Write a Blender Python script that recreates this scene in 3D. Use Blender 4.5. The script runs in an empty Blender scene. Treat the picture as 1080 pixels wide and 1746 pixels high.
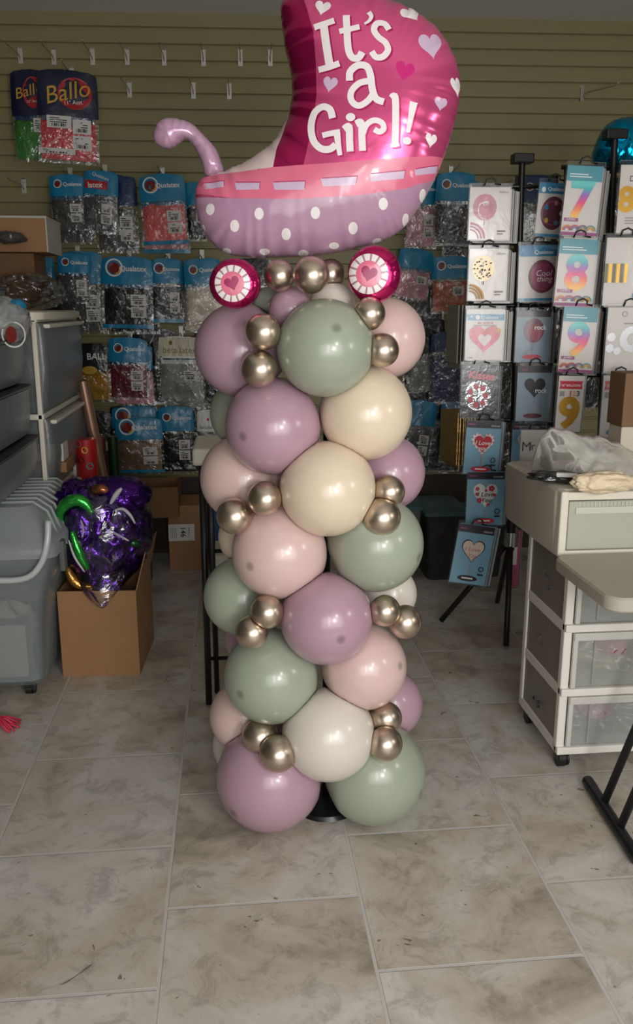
import bpy, bmesh, math, random
import numpy as np
from mathutils import Vector, Matrix, Quaternion, noise
from mathutils.geometry import delaunay_2d_cdt
random.seed(7)
PI = math.pi
SC = bpy.context.scene
COL = SC.collection
# ------------------------------------------------------------------ camera
CH = 1.5; TH = math.radians(13.65); PS = math.radians(5.8); FP = 1433.0
FW = Vector((math.sin(PS)*math.cos(TH), math.cos(PS)*math.cos(TH), -math.sin(TH)))
RT = Vector((math.cos(PS), -math.sin(PS), 0))
UPV = Vector((math.sin(PS)*math.sin(TH), math.cos(PS)*math.sin(TH), math.cos(TH)))
HF = Vector((math.sin(PS), math.cos(PS), 0))
cam = bpy.data.cameras.new('camera'); camo = bpy.data.objects.new('camera', cam); COL.objects.link(camo)
cam.sensor_fit = 'HORIZONTAL'; cam.sensor_width = 36; cam.lens = FP/1080*36; cam.clip_start = .05
camo.matrix_world = Matrix.Translation((0, 0, CH)) @ Matrix((RT, UPV, -FW)).transposed().to_4x4()
SC.camera = camo
# ------------------------------------------------------------------ world, lights, exposure
w = bpy.data.worlds.new('world'); SC.world = w; w.use_nodes = True
w.node_tree.nodes['Background'].inputs[0].default_value = (.78, .88, 1, 1)
w.node_tree.nodes['Background'].inputs[1].default_value = .16
def area(name, loc, tgt, sx, sy, power, col=(1, 1, 1)):
    l = bpy.data.lights.new(name, 'AREA'); l.shape = 'RECTANGLE'; l.size = sx; l.size_y = sy; l.energy = power; l.color = col
    o = bpy.data.objects.new(name, l); COL.objects.link(o); o.location = loc
    o.rotation_euler = (Vector(tgt)-Vector(loc)).to_track_quat('-Z', 'Y').to_euler(); return o
area('garage_door_daylight', (.7, -1.1, 1.25), (.25, 2.4, .7), 3.2, 1.5, 58, (1, .985, .96))
area('streak_highlight_light', (.25, -1.05, 1.45), (.25, 2.4, .7), .22, 1.1, 12, (1, .985, .96))  # narrow light added for the vertical streak highlight on the balloons
area('spot_highlight_light', (1.0, -1.0, 1.5), (.25, 2.4, .6), .4, .4, 22, (1, .985, .96))  # small light added for the round highlight right of the streak
area('upper_highlight_light', (1.35, -.8, 2.1), (.3, 2.6, .9), .24, .3, 13, (1, .98, .95))  # added unseen light, gives each balloon a small sharp highlight
area('side_highlight_light', (2.55, .6, 1.7), (.3, 2.6, .9), .35, .4, 7, (1, .97, .93))  # another added highlight light, out of view at the right
SC.view_settings.view_transform = 'Standard'; SC.view_settings.look = 'None'
SC.view_settings.gamma = 1; SC.view_settings.use_curve_mapping = False
SC.view_settings.exposure = -0.2
# ------------------------------------------------------------------ projection of photo positions to places
def ray(px, py): return FW*FP + RT*(px-540) - UPV*(py-873)
def pF(px, py, F):
    r = ray(px, py); t = F/r.dot(HF); return Vector((0, 0, CH)) + r*t
def pZ(px, py, z=0.):
    r = ray(px, py); t = (z-CH)/r.z; return Vector((0, 0, CH)) + r*t
def pX(px, py, x):
    r = ray(px, py); t = x/r.x; return Vector((0, 0, CH)) + r*t
WY = 5.15; WA = math.radians(2.8); WK = -math.tan(WA)
def pW(px, py, off=0.):
    r = ray(px, py); t = (WY-off)/(r.y-WK*r.x); return Vector((0, 0, CH)) + r*t
# ------------------------------------------------------------------ materials
def lin(c):
    return tuple(((v/255)/12.92 if v/255 <= .04045 else ((v/255+.055)/1.055)**2.4) for v in c)+(1,)
MC = {}
def mat(name, rgb, rough=.5, metal=0., coat=0., bump=0., bscale=30, spec=.5, var=0., vscale=4, alpha=1., emis=None):
    if name in MC: return MC[name]
    m = bpy.data.materials.new(name); MC[name] = m; m.use_nodes = True
    nt = m.node_tree; b = nt.nodes['Principled BSDF']; c = lin(rgb)
    b.inputs['Base Color'].default_value = c; b.inputs['Roughness'].default_value = rough
    b.inputs['Metallic'].default_value = metal; b.inputs['Coat Weight'].default_value = coat
    b.inputs['Coat Roughness'].default_value = .08; b.inputs['Specular IOR Level'].default_value = spec
    tc = nt.nodes.new('ShaderNodeTexCoord')
    if var:
        n = nt.nodes.new('ShaderNodeTexNoise'); n.inputs['Scale'].default_value = vscale; n.inputs['Detail'].default_value = 5
        nt.links.new(tc.outputs['Object'], n.inputs['Vector'])
        mx = nt.nodes.new('ShaderNodeMix'); mx.data_type = 'RGBA'
        mx.inputs[6].default_value = tuple(v*(1-var) for v in c[:3])+(1,); mx.inputs[7].default_value = tuple(min(1, v*(1+var)) for v in c[:3])+(1,)
        nt.links.new(n.outputs['Fac'], mx.inputs[0]); nt.links.new(mx.outputs[2], b.inputs['Base Color'])
    if bump:
        n2 = nt.nodes.new('ShaderNodeTexNoise'); n2.inputs['Scale'].default_value = bscale; n2.inputs['Detail'].default_value = 3
        n2.inputs['Distortion'].default_value = .6
        nt.links.new(tc.outputs['Object'], n2.inputs['Vector'])
        bp = nt.nodes.new('ShaderNodeBump'); bp.inputs['Strength'].default_value = bump; bp.inputs['Distance'].default_value = .01
        nt.links.new(n2.outputs['Fac'], bp.inputs['Height']); nt.links.new(bp.outputs[0], b.inputs['Normal'])
        if coat: nt.links.new(bp.outputs[0], b.inputs['Coat Normal'])
    return m
def film(name, rgb=(235, 240, 240), fac=.16, rough=.12, bump=.5, bscale=28, clear=False):
    """thin plastic: clear film only mirrors light, frosted plastic also scatters it"""
    if name in MC: return MC[name]
    m = bpy.data.materials.new(name); MC[name] = m; m.use_nodes = True; nt = m.node_tree
    b = nt.nodes['Principled BSDF']; out = nt.nodes['Material Output']
    b.inputs['Base Color'].default_value = lin(rgb) if not clear else (.9, .9, .9, 1); b.inputs['Roughness'].default_value = rough
    if clear: b.inputs['Metallic'].default_value = 1
    b.inputs['Specular IOR Level'].default_value = .8
    tr = nt.nodes.new('ShaderNodeBsdfTransparent'); mx = nt.nodes.new('ShaderNodeMixShader')
    fr = nt.nodes.new('ShaderNodeFresnel'); fr.inputs[0].default_value = 1.5
    ad = nt.nodes.new('ShaderNodeMath'); ad.operation = 'ADD'; ad.inputs[1].default_value = fac; ad.use_clamp = True
    tc = nt.nodes.new('ShaderNodeTexCoord'); n = nt.nodes.new('ShaderNodeTexNoise'); n.inputs['Scale'].default_value = bscale
    n.inputs['Detail'].default_value = 3; n.inputs['Distortion'].default_value = 1.0
    bp = nt.nodes.new('ShaderNodeBump'); bp.inputs['Strength'].default_value = bump; bp.inputs['Distance'].default_value = .012
    L = nt.links
    L.new(tc.outputs['Object'], n.inputs['Vector']); L.new(n.outputs['Fac'], bp.inputs['Height'])
    L.new(bp.outputs[0], b.inputs['Normal'])
    L.new(fr.outputs[0], ad.inputs[0]); L.new(ad.outputs[0], mx.inputs[0])
    L.new(tr.outputs[0], mx.inputs[1]); L.new(b.outputs[0], mx.inputs[2]); L.new(mx.outputs[0], out.inputs[0])
    return m
def latex(name, rgb):
    """latex with the darker thick spot at the balloon's tip (local +Z)"""
    if name in MC: return MC[name]
    m = mat(name, rgb, rough=.3, coat=.35); nt = m.node_tree; b = nt.nodes['Principled BSDF']; L = nt.links
    b.inputs['Subsurface Weight'].default_value = .0; b.inputs['Coat Roughness'].default_value = .13
    tc = [n for n in nt.nodes if n.type == 'TEX_COORD'][0]
    nm = nt.nodes.new('ShaderNodeVectorMath'); nm.operation = 'NORMALIZE'; L.new(tc.outputs['Object'], nm.inputs[0])
    ds = nt.nodes.new('ShaderNodeVectorMath'); ds.operation = 'DISTANCE'; ds.inputs[1].default_value = (0, 0, 1); L.new(nm.outputs[0], ds.inputs[0])
    rp = nt.nodes.new('ShaderNodeValToRGB'); L.new(ds.outputs['Value'], rp.inputs[0])
    c = lin(rgb); dk = tuple(v*.58 for v in c[:3])+(1,)
    rp.color_ramp.elements[0].position = .05; rp.color_ramp.elements[0].color = dk
    rp.color_ramp.elements[1].position = .13; rp.color_ramp.elements[1].color = c
    L.new(rp.outputs[0], b.inputs['Base Color'])
    return m
def ramp_mat(name, stops, z0, z1, rough=.3):
    if name in MC: return MC[name]
    m = mat(name, (200, 200, 200), rough=rough, coat=.3); nt = m.node_tree; L = nt.links; b = nt.nodes['Principled BSDF']
    tc = [n for n in nt.nodes if n.type == 'TEX_COORD'][0]; sx = nt.nodes.new('ShaderNodeSeparateXYZ'); L.new(tc.outputs['Object'], sx.inputs[0])
    mr = nt.nodes.new('ShaderNodeMapRange'); mr.inputs[1].default_value = z0; mr.inputs[2].default_value = z1; L.new(sx.outputs[2], mr.inputs[0])
    rp = nt.nodes.new('ShaderNodeValToRGB'); L.new(mr.outputs[0], rp.inputs[0]); cr = rp.color_ramp
    while len(cr.elements) < len(stops): cr.elements.new(.5)
    for e, (p, c) in zip(cr.elements, stops): e.position = p; e.color = lin(c)
    L.new(rp.outputs[0], b.inputs['Base Color']); return m
# ------------------------------------------------------------------ objects
def tag(o, label=None, cat=None, group=None, kind=None):
    if label: o['label'] = label
    if cat: o['category'] = cat
    if group: o['group'] = group
    if kind: o['kind'] = kind
    return o
def empty(name, loc, label, cat, rz=0, group=None, rx=0, ry=0):
    o = bpy.data.objects.new(name, None); COL.objects.link(o); o.location = loc; o.rotation_euler = (rx, ry, rz)
    o.empty_display_size = .05
    return tag(o, label, cat, group)
def obj(name, bm, mats, parent=None, smooth=False, loc=None, rz=0, label=None):
    if not isinstance(mats, (list, tuple)): mats = [mats]
    me = bpy.data.meshes.new(name); bmesh.ops.recalc_face_normals(bm, faces=bm.faces) if len(bm.faces) else None
    bm.to_mesh(me); bm.free()
    for m in mats: me.materials.append(m)
    if smooth:
        me.polygons.foreach_set('use_smooth', [True]*len(me.polygons)); 
        if smooth == 'auto': me.set_sharp_from_angle(angle=math.radians(40))
    o = bpy.data.objects.new(name, me); COL.objects.link(o)
    if parent: o.parent = parent
    if loc is not None: o.location = loc
    o.rotation_euler[2] = rz
    if label: o['label'] = label
    return o
def raw(name, bm, mats, parent=None, smooth=False):
    """obj() without normal recalculation (open printed sheets)"""
    me = bpy.data.meshes.new(name); bm.to_mesh(me); bm.free()
    for m in (mats if isinstance(mats, (list, tuple)) else [mats]): me.materials.append(m)
    if smooth: me.polygons.foreach_set('use_smooth', [True]*len(me.polygons))
    o = bpy.data.objects.new(name, me); COL.objects.link(o)
    if parent: o.parent = parent
    return o
def NB(): return bmesh.new()
def box(bm, x0, x1, y0, y1, z0, z1, bev=0., mi=0):
    r = bmesh.ops.create_cube(bm, size=1)
    for v in r['verts']:
        v.co = Vector((x0+(v.co.x+.5)*(x1-x0), y0+(v.co.y+.5)*(y1-y0), z0+(v.co.z+.5)*(z1-z0)))
    fs = {f for v in r['verts'] for f in v.link_faces}
    for f in fs: f.material_index = mi
    if bev:
        es = list({e for f in fs for e in f.edges})
        q = bmesh.ops.bevel(bm, geom=es, offset=bev, segments=2, affect='EDGES', profile=.5)
        for f in q['faces']: f.material_index = mi
def tube(bm, pts, r, seg=10, mi=0, cap=True, rs=None):
    pts = [Vector(p) for p in pts]; rings = []; prev = None
    for i, p in enumerate(pts):
        d = (pts[min(i+1, len(pts)-1)]-pts[max(i-1, 0)]).normalized()
        if prev is None:
            a = Vector((0, 0, 1)) if abs(d.z) < .9 else Vector((1, 0, 0)); n = d.cross(a).normalized()
        else: n = (prev-d*prev.dot(d)).normalized()
        prev = n; b = d.cross(n); rr = rs[i] if rs else r
        rings.append([bm.verts.new(p+(n*math.cos(2*PI*k/seg)+b*math.sin(2*PI*k/seg))*rr) for k in range(seg)])
    for a, b in zip(rings, rings[1:]):
        for k in range(seg):
            f = bm.faces.new((a[k], a[(k+1) % seg], b[(k+1) % seg], b[k])); f.material_index = mi
    if cap:
        for rg, fl in ((rings[0], True), (rings[-1], False)):
            f = bm.faces.new(rg[::-1] if fl else rg); f.material_index = mi
def cyl(bm, p0, p1, r, seg=24, mi=0): tube(bm, [p0, p1], r, seg, mi)
def rring(x0, x1, y0, y1, r, n=4):
    out = []
    for cx, cy, a0 in ((x1-r, y1-r, 0), (x0+r, y1-r, 90), (x0+r, y0+r, 180), (x1-r, y0+r, 270)):
        for k in range(n+1):
            a = math.radians(a0+90*k/n); out.append((cx+r*math.cos(a), cy+r*math.sin(a)))
    return out
def loft(bm, rings, cap0=True, cap1=True, mi=0, n=4):
    """rings: (z, x0, x1, y0, y1, corner radius)"""
    R = [[bm.verts.new((x, y, q[0])) for x, y in rring(*q[1:6], n=n)] for q in rings]
    for a, b in zip(R, R[1:]):
        m = len(a)
        for k in range(m):
            f = bm.faces.new((a[k], a[(k+1) % m], b[(k+1) % m], b[k])); f.material_index = mi
    if cap0: bm.faces.new(R[0][::-1]).material_index = mi
    if cap1: bm.faces.new(R[-1]).material_index = mi
def blob(bm, c, s, amp=.15, fr=3., sub=4, seed=0, mi=0, ridge=False):
    r = bmesh.ops.create_icosphere(bm, subdivisions=sub, radius=1)
    for v in r['verts']:
        d = v.co.normalized(); q = d*fr+Vector((seed*7.3, seed*1.7, seed))
        n = noise.fractal(q, 1., 2., 4) if not ridge else (1-2*abs(noise.noise(q)))*.6+.5*(.5-abs(noise.noise(q*2.7)))
        k = 1+amp*n
        v.co = Vector((c[0]+d.x*s[0]*k, c[1]+d.y*s[1]*k, c[2]+d.z*s[2]*k))
        for f in v.link_faces: f.material_index = mi
# text as mesh polygons -------------------------------------------------
TC = {}
def text_polys(s, bold=0.):
    if (s, bold) in TC: return TC[(s, bold)]
    cu = bpy.data.curves.new('t', 'FONT'); cu.body = s; cu.size = 1; cu.resolution_u = 3; cu.offset = bold; cu.align_x = 'CENTER'; cu.fill_mode = 'FRONT'
    o = bpy.data.objects.new('t', cu); COL.objects.link(o); dg = bpy.context.evaluated_depsgraph_get(); dg.update()
    me = bpy.data.meshes.new_from_object(o.evaluated_get(dg))
    vs = [(v.co.x, v.co.y) for v in me.vertices]; fs = [tuple(p.vertices) for p in me.polygons]
    bpy.data.objects.remove(o); bpy.data.curves.remove(cu); bpy.data.meshes.remove(me)
    if vs:
        xs = [v[0] for v in vs]; ys = [v[1] for v in vs]; cx = (min(xs)+max(xs))/2; cy = (min(ys)+max(ys))/2
        W = max(xs)-min(xs); H = max(ys)-min(ys); vs = [((x-cx), (y-cy)) for x, y in vs]
    else: W = H = 1
    TC[(s, bold)] = (vs, fs, W, H); return TC[(s, bold)]
class Print:
    """flat or gently curved printed surface in local XZ facing -Y; layers lie 0.3 mm apart"""
    def __init__(s, zf=None): s.bm = NB(); s.mats = []; s.zf = zf or (lambda x, z: 0.); s.lv = 0
    def mi(s, m):
        if m not in s.mats: s.mats.append(m)
        return s.mats.index(m)
    def P(s, x, z): return (x, -s.zf(x, z)-.0004*s.lv, z)
    def poly(s, pts, m):
        s.lv += 1; f = s.bm.faces.new([s.bm.verts.new(s.P(x, z)) for x, z in pts]); f.material_index = s.mi(m)
        if f.normal.length == 0: f.normal_update()
        f.normal_update()
        if f.normal.y > 0: f.normal_flip()
    def grid(s, x0, x1, z0, z1, m, nx=6, nz=6):
        s.lv += 1; k = s.mi(m)
        V = [[s.bm.verts.new(s.P(x0+(x1-x0)*i/nx, z0+(z1-z0)*j/nz)) for i in range(nx+1)] for j in range(nz+1)]
        for j in range(nz):
            for i in range(nx): s.bm.faces.new((V[j][i], V[j][i+1], V[j+1][i+1], V[j+1][i])).material_index = k
    def rect(s, x0, x1, z0, z1, m): s.poly([(x0, z0), (x1, z0), (x1, z1), (x0, z1)], m)
    def ell(s, cx, cz, rx, rz, m, n=28): s.poly([(cx+rx*math.cos(2*PI*k/n), cz+rz*math.sin(2*PI*k/n)) for k in range(n)], m)
    def ring(s, cx, cz, r0, r1, m, a0=0, a1=360, n=28):
        s.lv += 1; k = s.mi(m); A = [math.radians(a0+(a1-a0)*i/n) for i in range(n+1)]
        I = [s.bm.verts.new(s.P(cx+r0*math.cos(a), cz+r0*math.sin(a))) for a in A]; O = [s.bm.verts.new(s.P(cx+r1*math.cos(a), cz+r1*math.sin(a))) for a in A]
        for i in range(n): s.bm.faces.new((I[i], O[i], O[i+1], I[i+1])).material_index = k
    def heart(s, cx, cz, w, m, rot=0, hs=1.): s.poly(heart(cx, cz, w, rot, hs), m)
    def text(s, t, cx, cz, m, width=None, size=None, bold=0., shear=0., rot=0):
        s.lv += 1; vs, fs, W, H = text_polys(t, bold); k = width/W if width else size; mi = s.mi(m)
        c, sn = math.cos(rot), math.sin(rot); V = []
        for x, y in vs:
            x, y = (x+shear*y)*k, y*k
            V.append(s.bm.verts.new(s.P(cx+x*c-y*sn, cz+x*sn+y*c)))
        for f in fs:
            try: q = s.bm.faces.new([V[i] for i in f]); q.material_index = mi
            except ValueError: pass
    def stroke(s, pts, wd, m):
        s.lv += 1; mi = s.mi(m)
        for p in ribbon(pts, wd): s.bm.faces.new([s.bm.verts.new(s.P(*q)) for q in p]).material_index = mi
    def done(s, name, parent, smooth=False): return raw(name, s.bm, s.mats, parent, smooth)
def heart(cx, cz, w, rot=0, hs=1., n=30):
    out = []
    for k in range(n):
        t = 2*PI*k/n; x = 16*math.sin(t)**3/32; z = (13*math.cos(t)-5*math.cos(2*t)-2*math.cos(3*t)-math.cos(4*t)+2.5)/32*hs
        out.append((cx+w*(x*math.cos(rot)-z*math.sin(rot)), cz+w*(x*math.sin(rot)+z*math.cos(rot))))
    return out[::-1]
def ribbon(pts, wd):
    if not isinstance(wd, (list, tuple)): wd = [wd]*len(pts)
    P = [Vector(p) for p in pts]; L = []; R = []
    for i, p in enumerate(P):
        d = (P[min(i+1, len(P)-1)]-P[max(i-1, 0)]).normalized(); n = Vector((-d.y, d.x))*wd[i]/2
        L.append(p+n); R.append(p-n)
    return [(tuple(L[i]), tuple(R[i]), tuple(R[i+1]), tuple(L[i+1])) for i in range(len(P)-1)]
def spline(pts, n=6):
    out = []; P = [Vector(p) for p in pts]; N = len(P)
    for i in range(N-1):
        a, b, c, d = P[max(i-1, 0)], P[i], P[i+1], P[min(i+2, N-1)]
        for k in range(n):
            t = k/n; out.append(.5*((2*b)+(-a+c)*t+(2*a-5*b+4*c-d)*t*t+(-a+3*b-3*c+d)*t**3))
    out.append(P[-1]); return [tuple(p) for p in out]
# ================================================================== structure
def floor_mat():
    m = bpy.data.materials.new('floor_tile'); m.use_nodes = True; nt = m.node_tree; L = nt.links; b = nt.nodes['Principled BSDF']
    tc = nt.nodes.new('ShaderNodeTexCoord'); sp = nt.nodes.new('ShaderNodeSeparateXYZ'); L.new(tc.outputs['Object'], sp.inputs[0])
    ax = nt.nodes.new('ShaderNodeMath'); ax.operation = 'SUBTRACT'; ax.inputs[1].default_value = 2.146; L.new(sp.outputs[1], ax.inputs[0])
    ay = nt.nodes.new('ShaderNodeMath'); ay.operation = 'ADD'; ay.inputs[1].default_value = .196; L.new(sp.outputs[0], ay.inputs[0])
    cb = nt.nodes.new('ShaderNodeCombineXYZ'); L.new(ax.outputs[0], cb.inputs[0]); L.new(ay.outputs[0], cb.inputs[1])
    br = nt.nodes.new('ShaderNodeTexBrick'); L.new(cb.outputs[0], br.inputs['Vector'])
    br.inputs['Scale'].default_value = 1; br.inputs['Mortar Size'].default_value = .005; br.inputs['Mortar Smooth'].default_value = .25
    br.inputs['Brick Width'].default_value = .521; br.inputs['Row Height'].default_value = .5025; br.inputs['Bias'].default_value = 0
    br.inputs['Color1'].default_value = (0, 0, 0, 1); br.inputs['Color2'].default_value = (1, 1, 1, 1)
    # stone: each tile reads a different piece of the noise
    sh = nt.nodes.new('ShaderNodeVectorMath'); sh.operation = 'MULTIPLY_ADD'; L.new(br.outputs['Color'], sh.inputs[0]); sh.inputs[1].default_value = (9, 5, 13); L.new(tc.outputs['Object'], sh.inputs[2])
    def nz(sc, det, dis, rough=.6):
        n = nt.nodes.new('ShaderNodeTexNoise'); n.inputs['Scale'].default_value = sc; n.inputs['Detail'].default_value = det
        n.inputs['Distortion'].default_value = dis; n.inputs['Roughness'].default_value = rough; L.new(sh.outputs[0], n.inputs['Vector']); return n
    n1 = nz(2.4, 9, .7, .62); n2 = nz(11, 13, .7, .78); n3 = nz(5, 4, .4)
    r1 = nt.nodes.new('ShaderNodeValToRGB'); L.new(n1.outputs['Fac'], r1.inputs[0]); e = r1.color_ramp.elements
    e[0].position = .33; e[0].color = lin((152, 142, 128)); e[1].position = .68; e[1].color = lin((212, 208, 200))
    q = r1.color_ramp.elements.new(.47); q.color = lin((190, 180, 165)); q = r1.color_ramp.elements.new(.55); q.color = lin((197, 192, 183))
    r2 = nt.nodes.new('ShaderNodeValToRGB'); L.new(n2.outputs['Fac'], r2.inputs[0]); e = r2.color_ramp.elements
    e[0].position = .40; e[0].color = (.62, .61, .6, 1); e[1].position = .50; e[1].color = (1, 1, 1, 1)
    r3 = nt.nodes.new('ShaderNodeValToRGB'); L.new(n2.outputs['Fac'], r3.inputs[0]); e = r3.color_ramp.elements
    e[0].position = .58; e[0].color = (0, 0, 0, 1); e[1].position = .74; e[1].color = (.5, .5, .5, 1)
    m1 = nt.nodes.new('ShaderNodeMix'); m1.data_type = 'RGBA'; m1.blend_type = 'MULTIPLY'; m1.inputs[0].default_value = .7
    L.new(r1.outputs[0], m1.inputs[6]); L.new(r2.outputs[0], m1.inputs[7])
    m2 = nt.nodes.new('ShaderNodeMix'); m2.data_type = 'RGBA'; L.new(r3.outputs[0], m2.inputs[0]); L.new(m1.outputs[2], m2.inputs[6]); m2.inputs[7].default_value = lin((222, 219, 211))
    # scuffs and dirt flecks
    n4 = nz(9, 3, 3.0, .5); n5 = nz(60, 2, 1, .5)
    r4 = nt.nodes.new('ShaderNodeValToRGB'); L.new(n4.outputs['Fac'], r4.inputs[0]); e = r4.color_ramp.elements; e[0].position = .715; e[1].position = .735
    r5 = nt.nodes.new('ShaderNodeValToRGB'); L.new(n5.outputs['Fac'], r5.inputs[0]); e = r5.color_ramp.elements; e[0].position = .76; e[1].position = .785
    mxx = nt.nodes.new('ShaderNodeMath'); mxx.operation = 'MAXIMUM'; L.new(r4.outputs[0], mxx.inputs[0]); L.new(r5.outputs[0], mxx.inputs[1])
    ml = nt.nodes.new('ShaderNodeMath'); ml.operation = 'MULTIPLY'; ml.inputs[1].default_value = .75; L.new(mxx.outputs[0], ml.inputs[0])
    m3 = nt.nodes.new('ShaderNodeMix'); m3.data_type = 'RGBA'; L.new(ml.outputs[0], m3.inputs[0]); L.new(m2.outputs[2], m3.inputs[6]); m3.inputs[7].default_value = lin((84, 72, 60))
    m4 = nt.nodes.new('ShaderNodeMix'); m4.data_type = 'RGBA'; L.new(br.outputs['Fac'], m4.inputs[0]); L.new(m3.outputs[2], m4.inputs[6]); m4.inputs[7].default_value = lin((196, 194, 188))
    L.new(m4.outputs[2], b.inputs['Base Color']); b.inputs['Roughness'].default_value = .42
    iv = nt.nodes.new('ShaderNodeMath'); iv.operation = 'SUBTRACT'; iv.inputs[0].default_value = 1; L.new(br.outputs['Fac'], iv.inputs[1])
    ad = nt.nodes.new('ShaderNodeMath'); ad.operation = 'MULTIPLY_ADD'; ad.inputs[1].default_value = .12; L.new(n2.outputs['Fac'], ad.inputs[0]); L.new(iv.outputs[0], ad.inputs[2])
    bp = nt.nodes.new('ShaderNodeBump'); bp.inputs['Strength'].default_value = .55; bp.inputs['Distance'].default_value = .006; L.new(ad.outputs[0], bp.inputs['Height']); L.new(bp.outputs[0], b.inputs['Normal'])
    return m
CEIL = pW(540, 27).z
bm = NB(); box(bm, -2.2, 3.0, -2.0, 5.6, -.06, 0); tag(obj('floor', bm, floor_mat()), kind='structure')
bm = NB(); box(bm, -2.2, 3.0, -2.0, 5.6, CEIL, CEIL+.06); tag(obj('ceiling', bm, mat('ceiling_paint', (226, 224, 220), .8, bump=.15, bscale=60)), kind='structure')
plain = mat('wall_paint', (84, 80, 68), .8, var=.06)
bm = NB(); box(bm, -1.86, -1.8, -2.0, 5.5, 0, CEIL); tag(obj('wall_left', bm, plain), kind='structure')
bm = NB(); box(bm, 2.9, 2.96, -2.0, 5.5, 0, CEIL); tag(obj('wall_right', bm, plain), kind='structure')
# slatwall: one profile with grooves, swept sideways
olive = mat('olive_slatwall', (141, 134, 92), .5, var=.05, vscale=2)
bm = NB(); pitch = pW(540, 300).z; pitch = abs(pW(60, 246).z-pW(60, 273).z)
prof = [(.06, 0), (0, 0)]; z = CEIL-.075
zs = []
while z > .1: zs.append(z); z -= pitch
prof = [(.06, -.0), (0, 0)]
for z in reversed(zs): prof += [(0, z-.009), (.016, z-.009), (.016, z+.004), (.007, z+.009), (0, z+.009)][:5]
prof += [(0, CEIL), (.06, CEIL)]
for x0 in (-1.86,):
    A = [bm.verts.new((x0, p[0], p[1])) for p in prof]; B = [bm.verts.new((2.95, p[0], p[1])) for p in prof]
    for i in range(len(prof)-1): bm.faces.new((A[i], B[i], B[i+1], A[i+1]))
    bm.faces.new((A[-1], B[-1], B[0], A[0])); bm.faces.new(A); bm.faces.new(B[::-1])
tag(obj('wall_back', bm, olive, loc=(0, WY, 0), rz=-WA), kind='structure')
bm = NB(); box(bm, -1.86, 2.95, -.012, 0, 0, pW(400, 812).z); tag(obj('lower_panel_back', bm, mat('dark_brown_board', (58, 46, 36), .6, var=.15), loc=(0, WY, 0), rz=-WA), kind='structure')  # dark brown panel added in front of the lower slatwall
# ================================================================== balloon column
RGB = {'lavender': (178, 144, 159), 'sage green': (157, 166, 148), 'blush pink': (216, 186, 180), 'cream': (226, 208, 184), 'ivory': (218, 210, 200)}
LAV, SAGE, BLUSH, CREAM, IVORY = [latex(k.replace(' ', '_')+'_latex', v) for k, v in RGB.items()]
CHROME = mat('champagne_chrome_latex', (206, 190, 172), rough=.33, metal=1)
FP0 = 2.33
POLE = pF(556, 1360, FP0); POLE.z = 0
cn = {'lavender': LAV, 'sage green': SAGE, 'blush pink': BLUSH, 'cream': CREAM, 'ivory': IVORY, 'gold chrome': CHROME}
BIG = 'large pastel balloons of the column'; SML = 'small gold chrome balloons tucked into the column'
# cx, cy, rx, ry, F offset from pole, colour, label, tip px (or None)
BL = [
 (411, 597, 76, 77, .0, 'lavender', 'lavender balloon at upper left of the column, under the left carriage wheel', None),
 (555, 594, 80, 81, -.15, 'sage green', 'sage green balloon at top front centre of the column', (572, 577)),
 (656, 577, 66, 68, .0, 'blush pink', 'blush pink balloon at upper right of the column, under the right carriage wheel', None),
 (496, 527, 37, 36, -.06, 'lavender', 'smaller lavender balloon below the gold balloons at the column top', None),
 (567, 522, 40, 38, -.04, 'ivory', 'smaller ivory balloon behind the top sage green balloon', None),
 (462, 520, 30, 30, .05, 'sage green', 'small sage grey balloon beside the left carriage wheel, mostly hidden', None),
 (467, 727, 82, 79, -.10, 'lavender', 'lavender balloon front left, beside the cream balloon', (420, 749)),
 (622, 704, 80, 77, -.09, 'cream', 'cream balloon front right just under the top sage green balloon', None),
 (418, 705, 58, 58, .10, 'sage green', 'sage green balloon peeking out behind the upper left lavender balloons', None),
 (417, 815, 74, 72, .02, 'blush pink', 'blush pink balloon at left behind two gold chrome balloons at mid height', None),
 (559, 833, 80, 79, -.15, 'cream', 'pale cream balloon at front centre of the column at mid height', None),
 (660, 806, 62, 64, .02, 'lavender', 'lavender balloon at right edge beside two gold chrome balloons at mid height', None),
 (478, 939, 81, 79, -.10, 'blush pink', 'blush pink balloon at front left under the pale cream balloon', (432, 961)),
 (640, 927, 79, 81, -.09, 'sage green', 'sage green balloon at front right under the mid-height gold balloons', (707, 948)),
 (424, 915, 50, 50, .10, 'cream', 'cream balloon barely showing behind the left gold chrome pair', None),
 (660, 1012, 49, 50, .10, 'ivory', 'ivory balloon behind right, peeking out under the sage green balloon', None),
 (415, 1016, 65, 66, .02, 'sage green', 'sage green balloon at left edge behind a gold chrome pair', None),
 (557, 1054, 77, 77, -.15, 'lavender', 'lavender balloon at front centre in the lower half of the column', (579, 1079)),
 (430, 1088, 46, 44, .10, 'lavender', 'lavender balloon sliver showing behind the lower left gold chrome pair', None),
 (464, 1152, 80, 78, -.10, 'sage green', 'sage green balloon at front left in the lower column', (416, 1170)),
 (620, 1136, 75, 68, -.09, 'blush pink', 'blush pink balloon at front right in the lower column', (680, 1128)),
 (663, 1199, 56, 56, .06, 'lavender', 'lavender balloon at lower right edge above two gold chrome balloons', None),
 (421, 1220, 61, 61, .02, 'blush pink', 'blush pink balloon at lower left edge behind a gold chrome pair', None),
 (560, 1251, 76, 78, -.15, 'ivory', 'ivory balloon at front centre just above the two bottom balloons', None),
 (420, 1270, 55, 55, .10, 'ivory', 'ivory balloon behind the bottom left lavender balloon', None),
 (461, 1363, 89, 86, -.10, 'lavender', 'largest lavender balloon standing on the tiles at the bottom left', (405, 1404)),
 (637, 1341, 87, 83, -.07, 'sage green', 'largest sage green balloon standing on the tiles at the bottom right', (712, 1364)),
]
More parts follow.
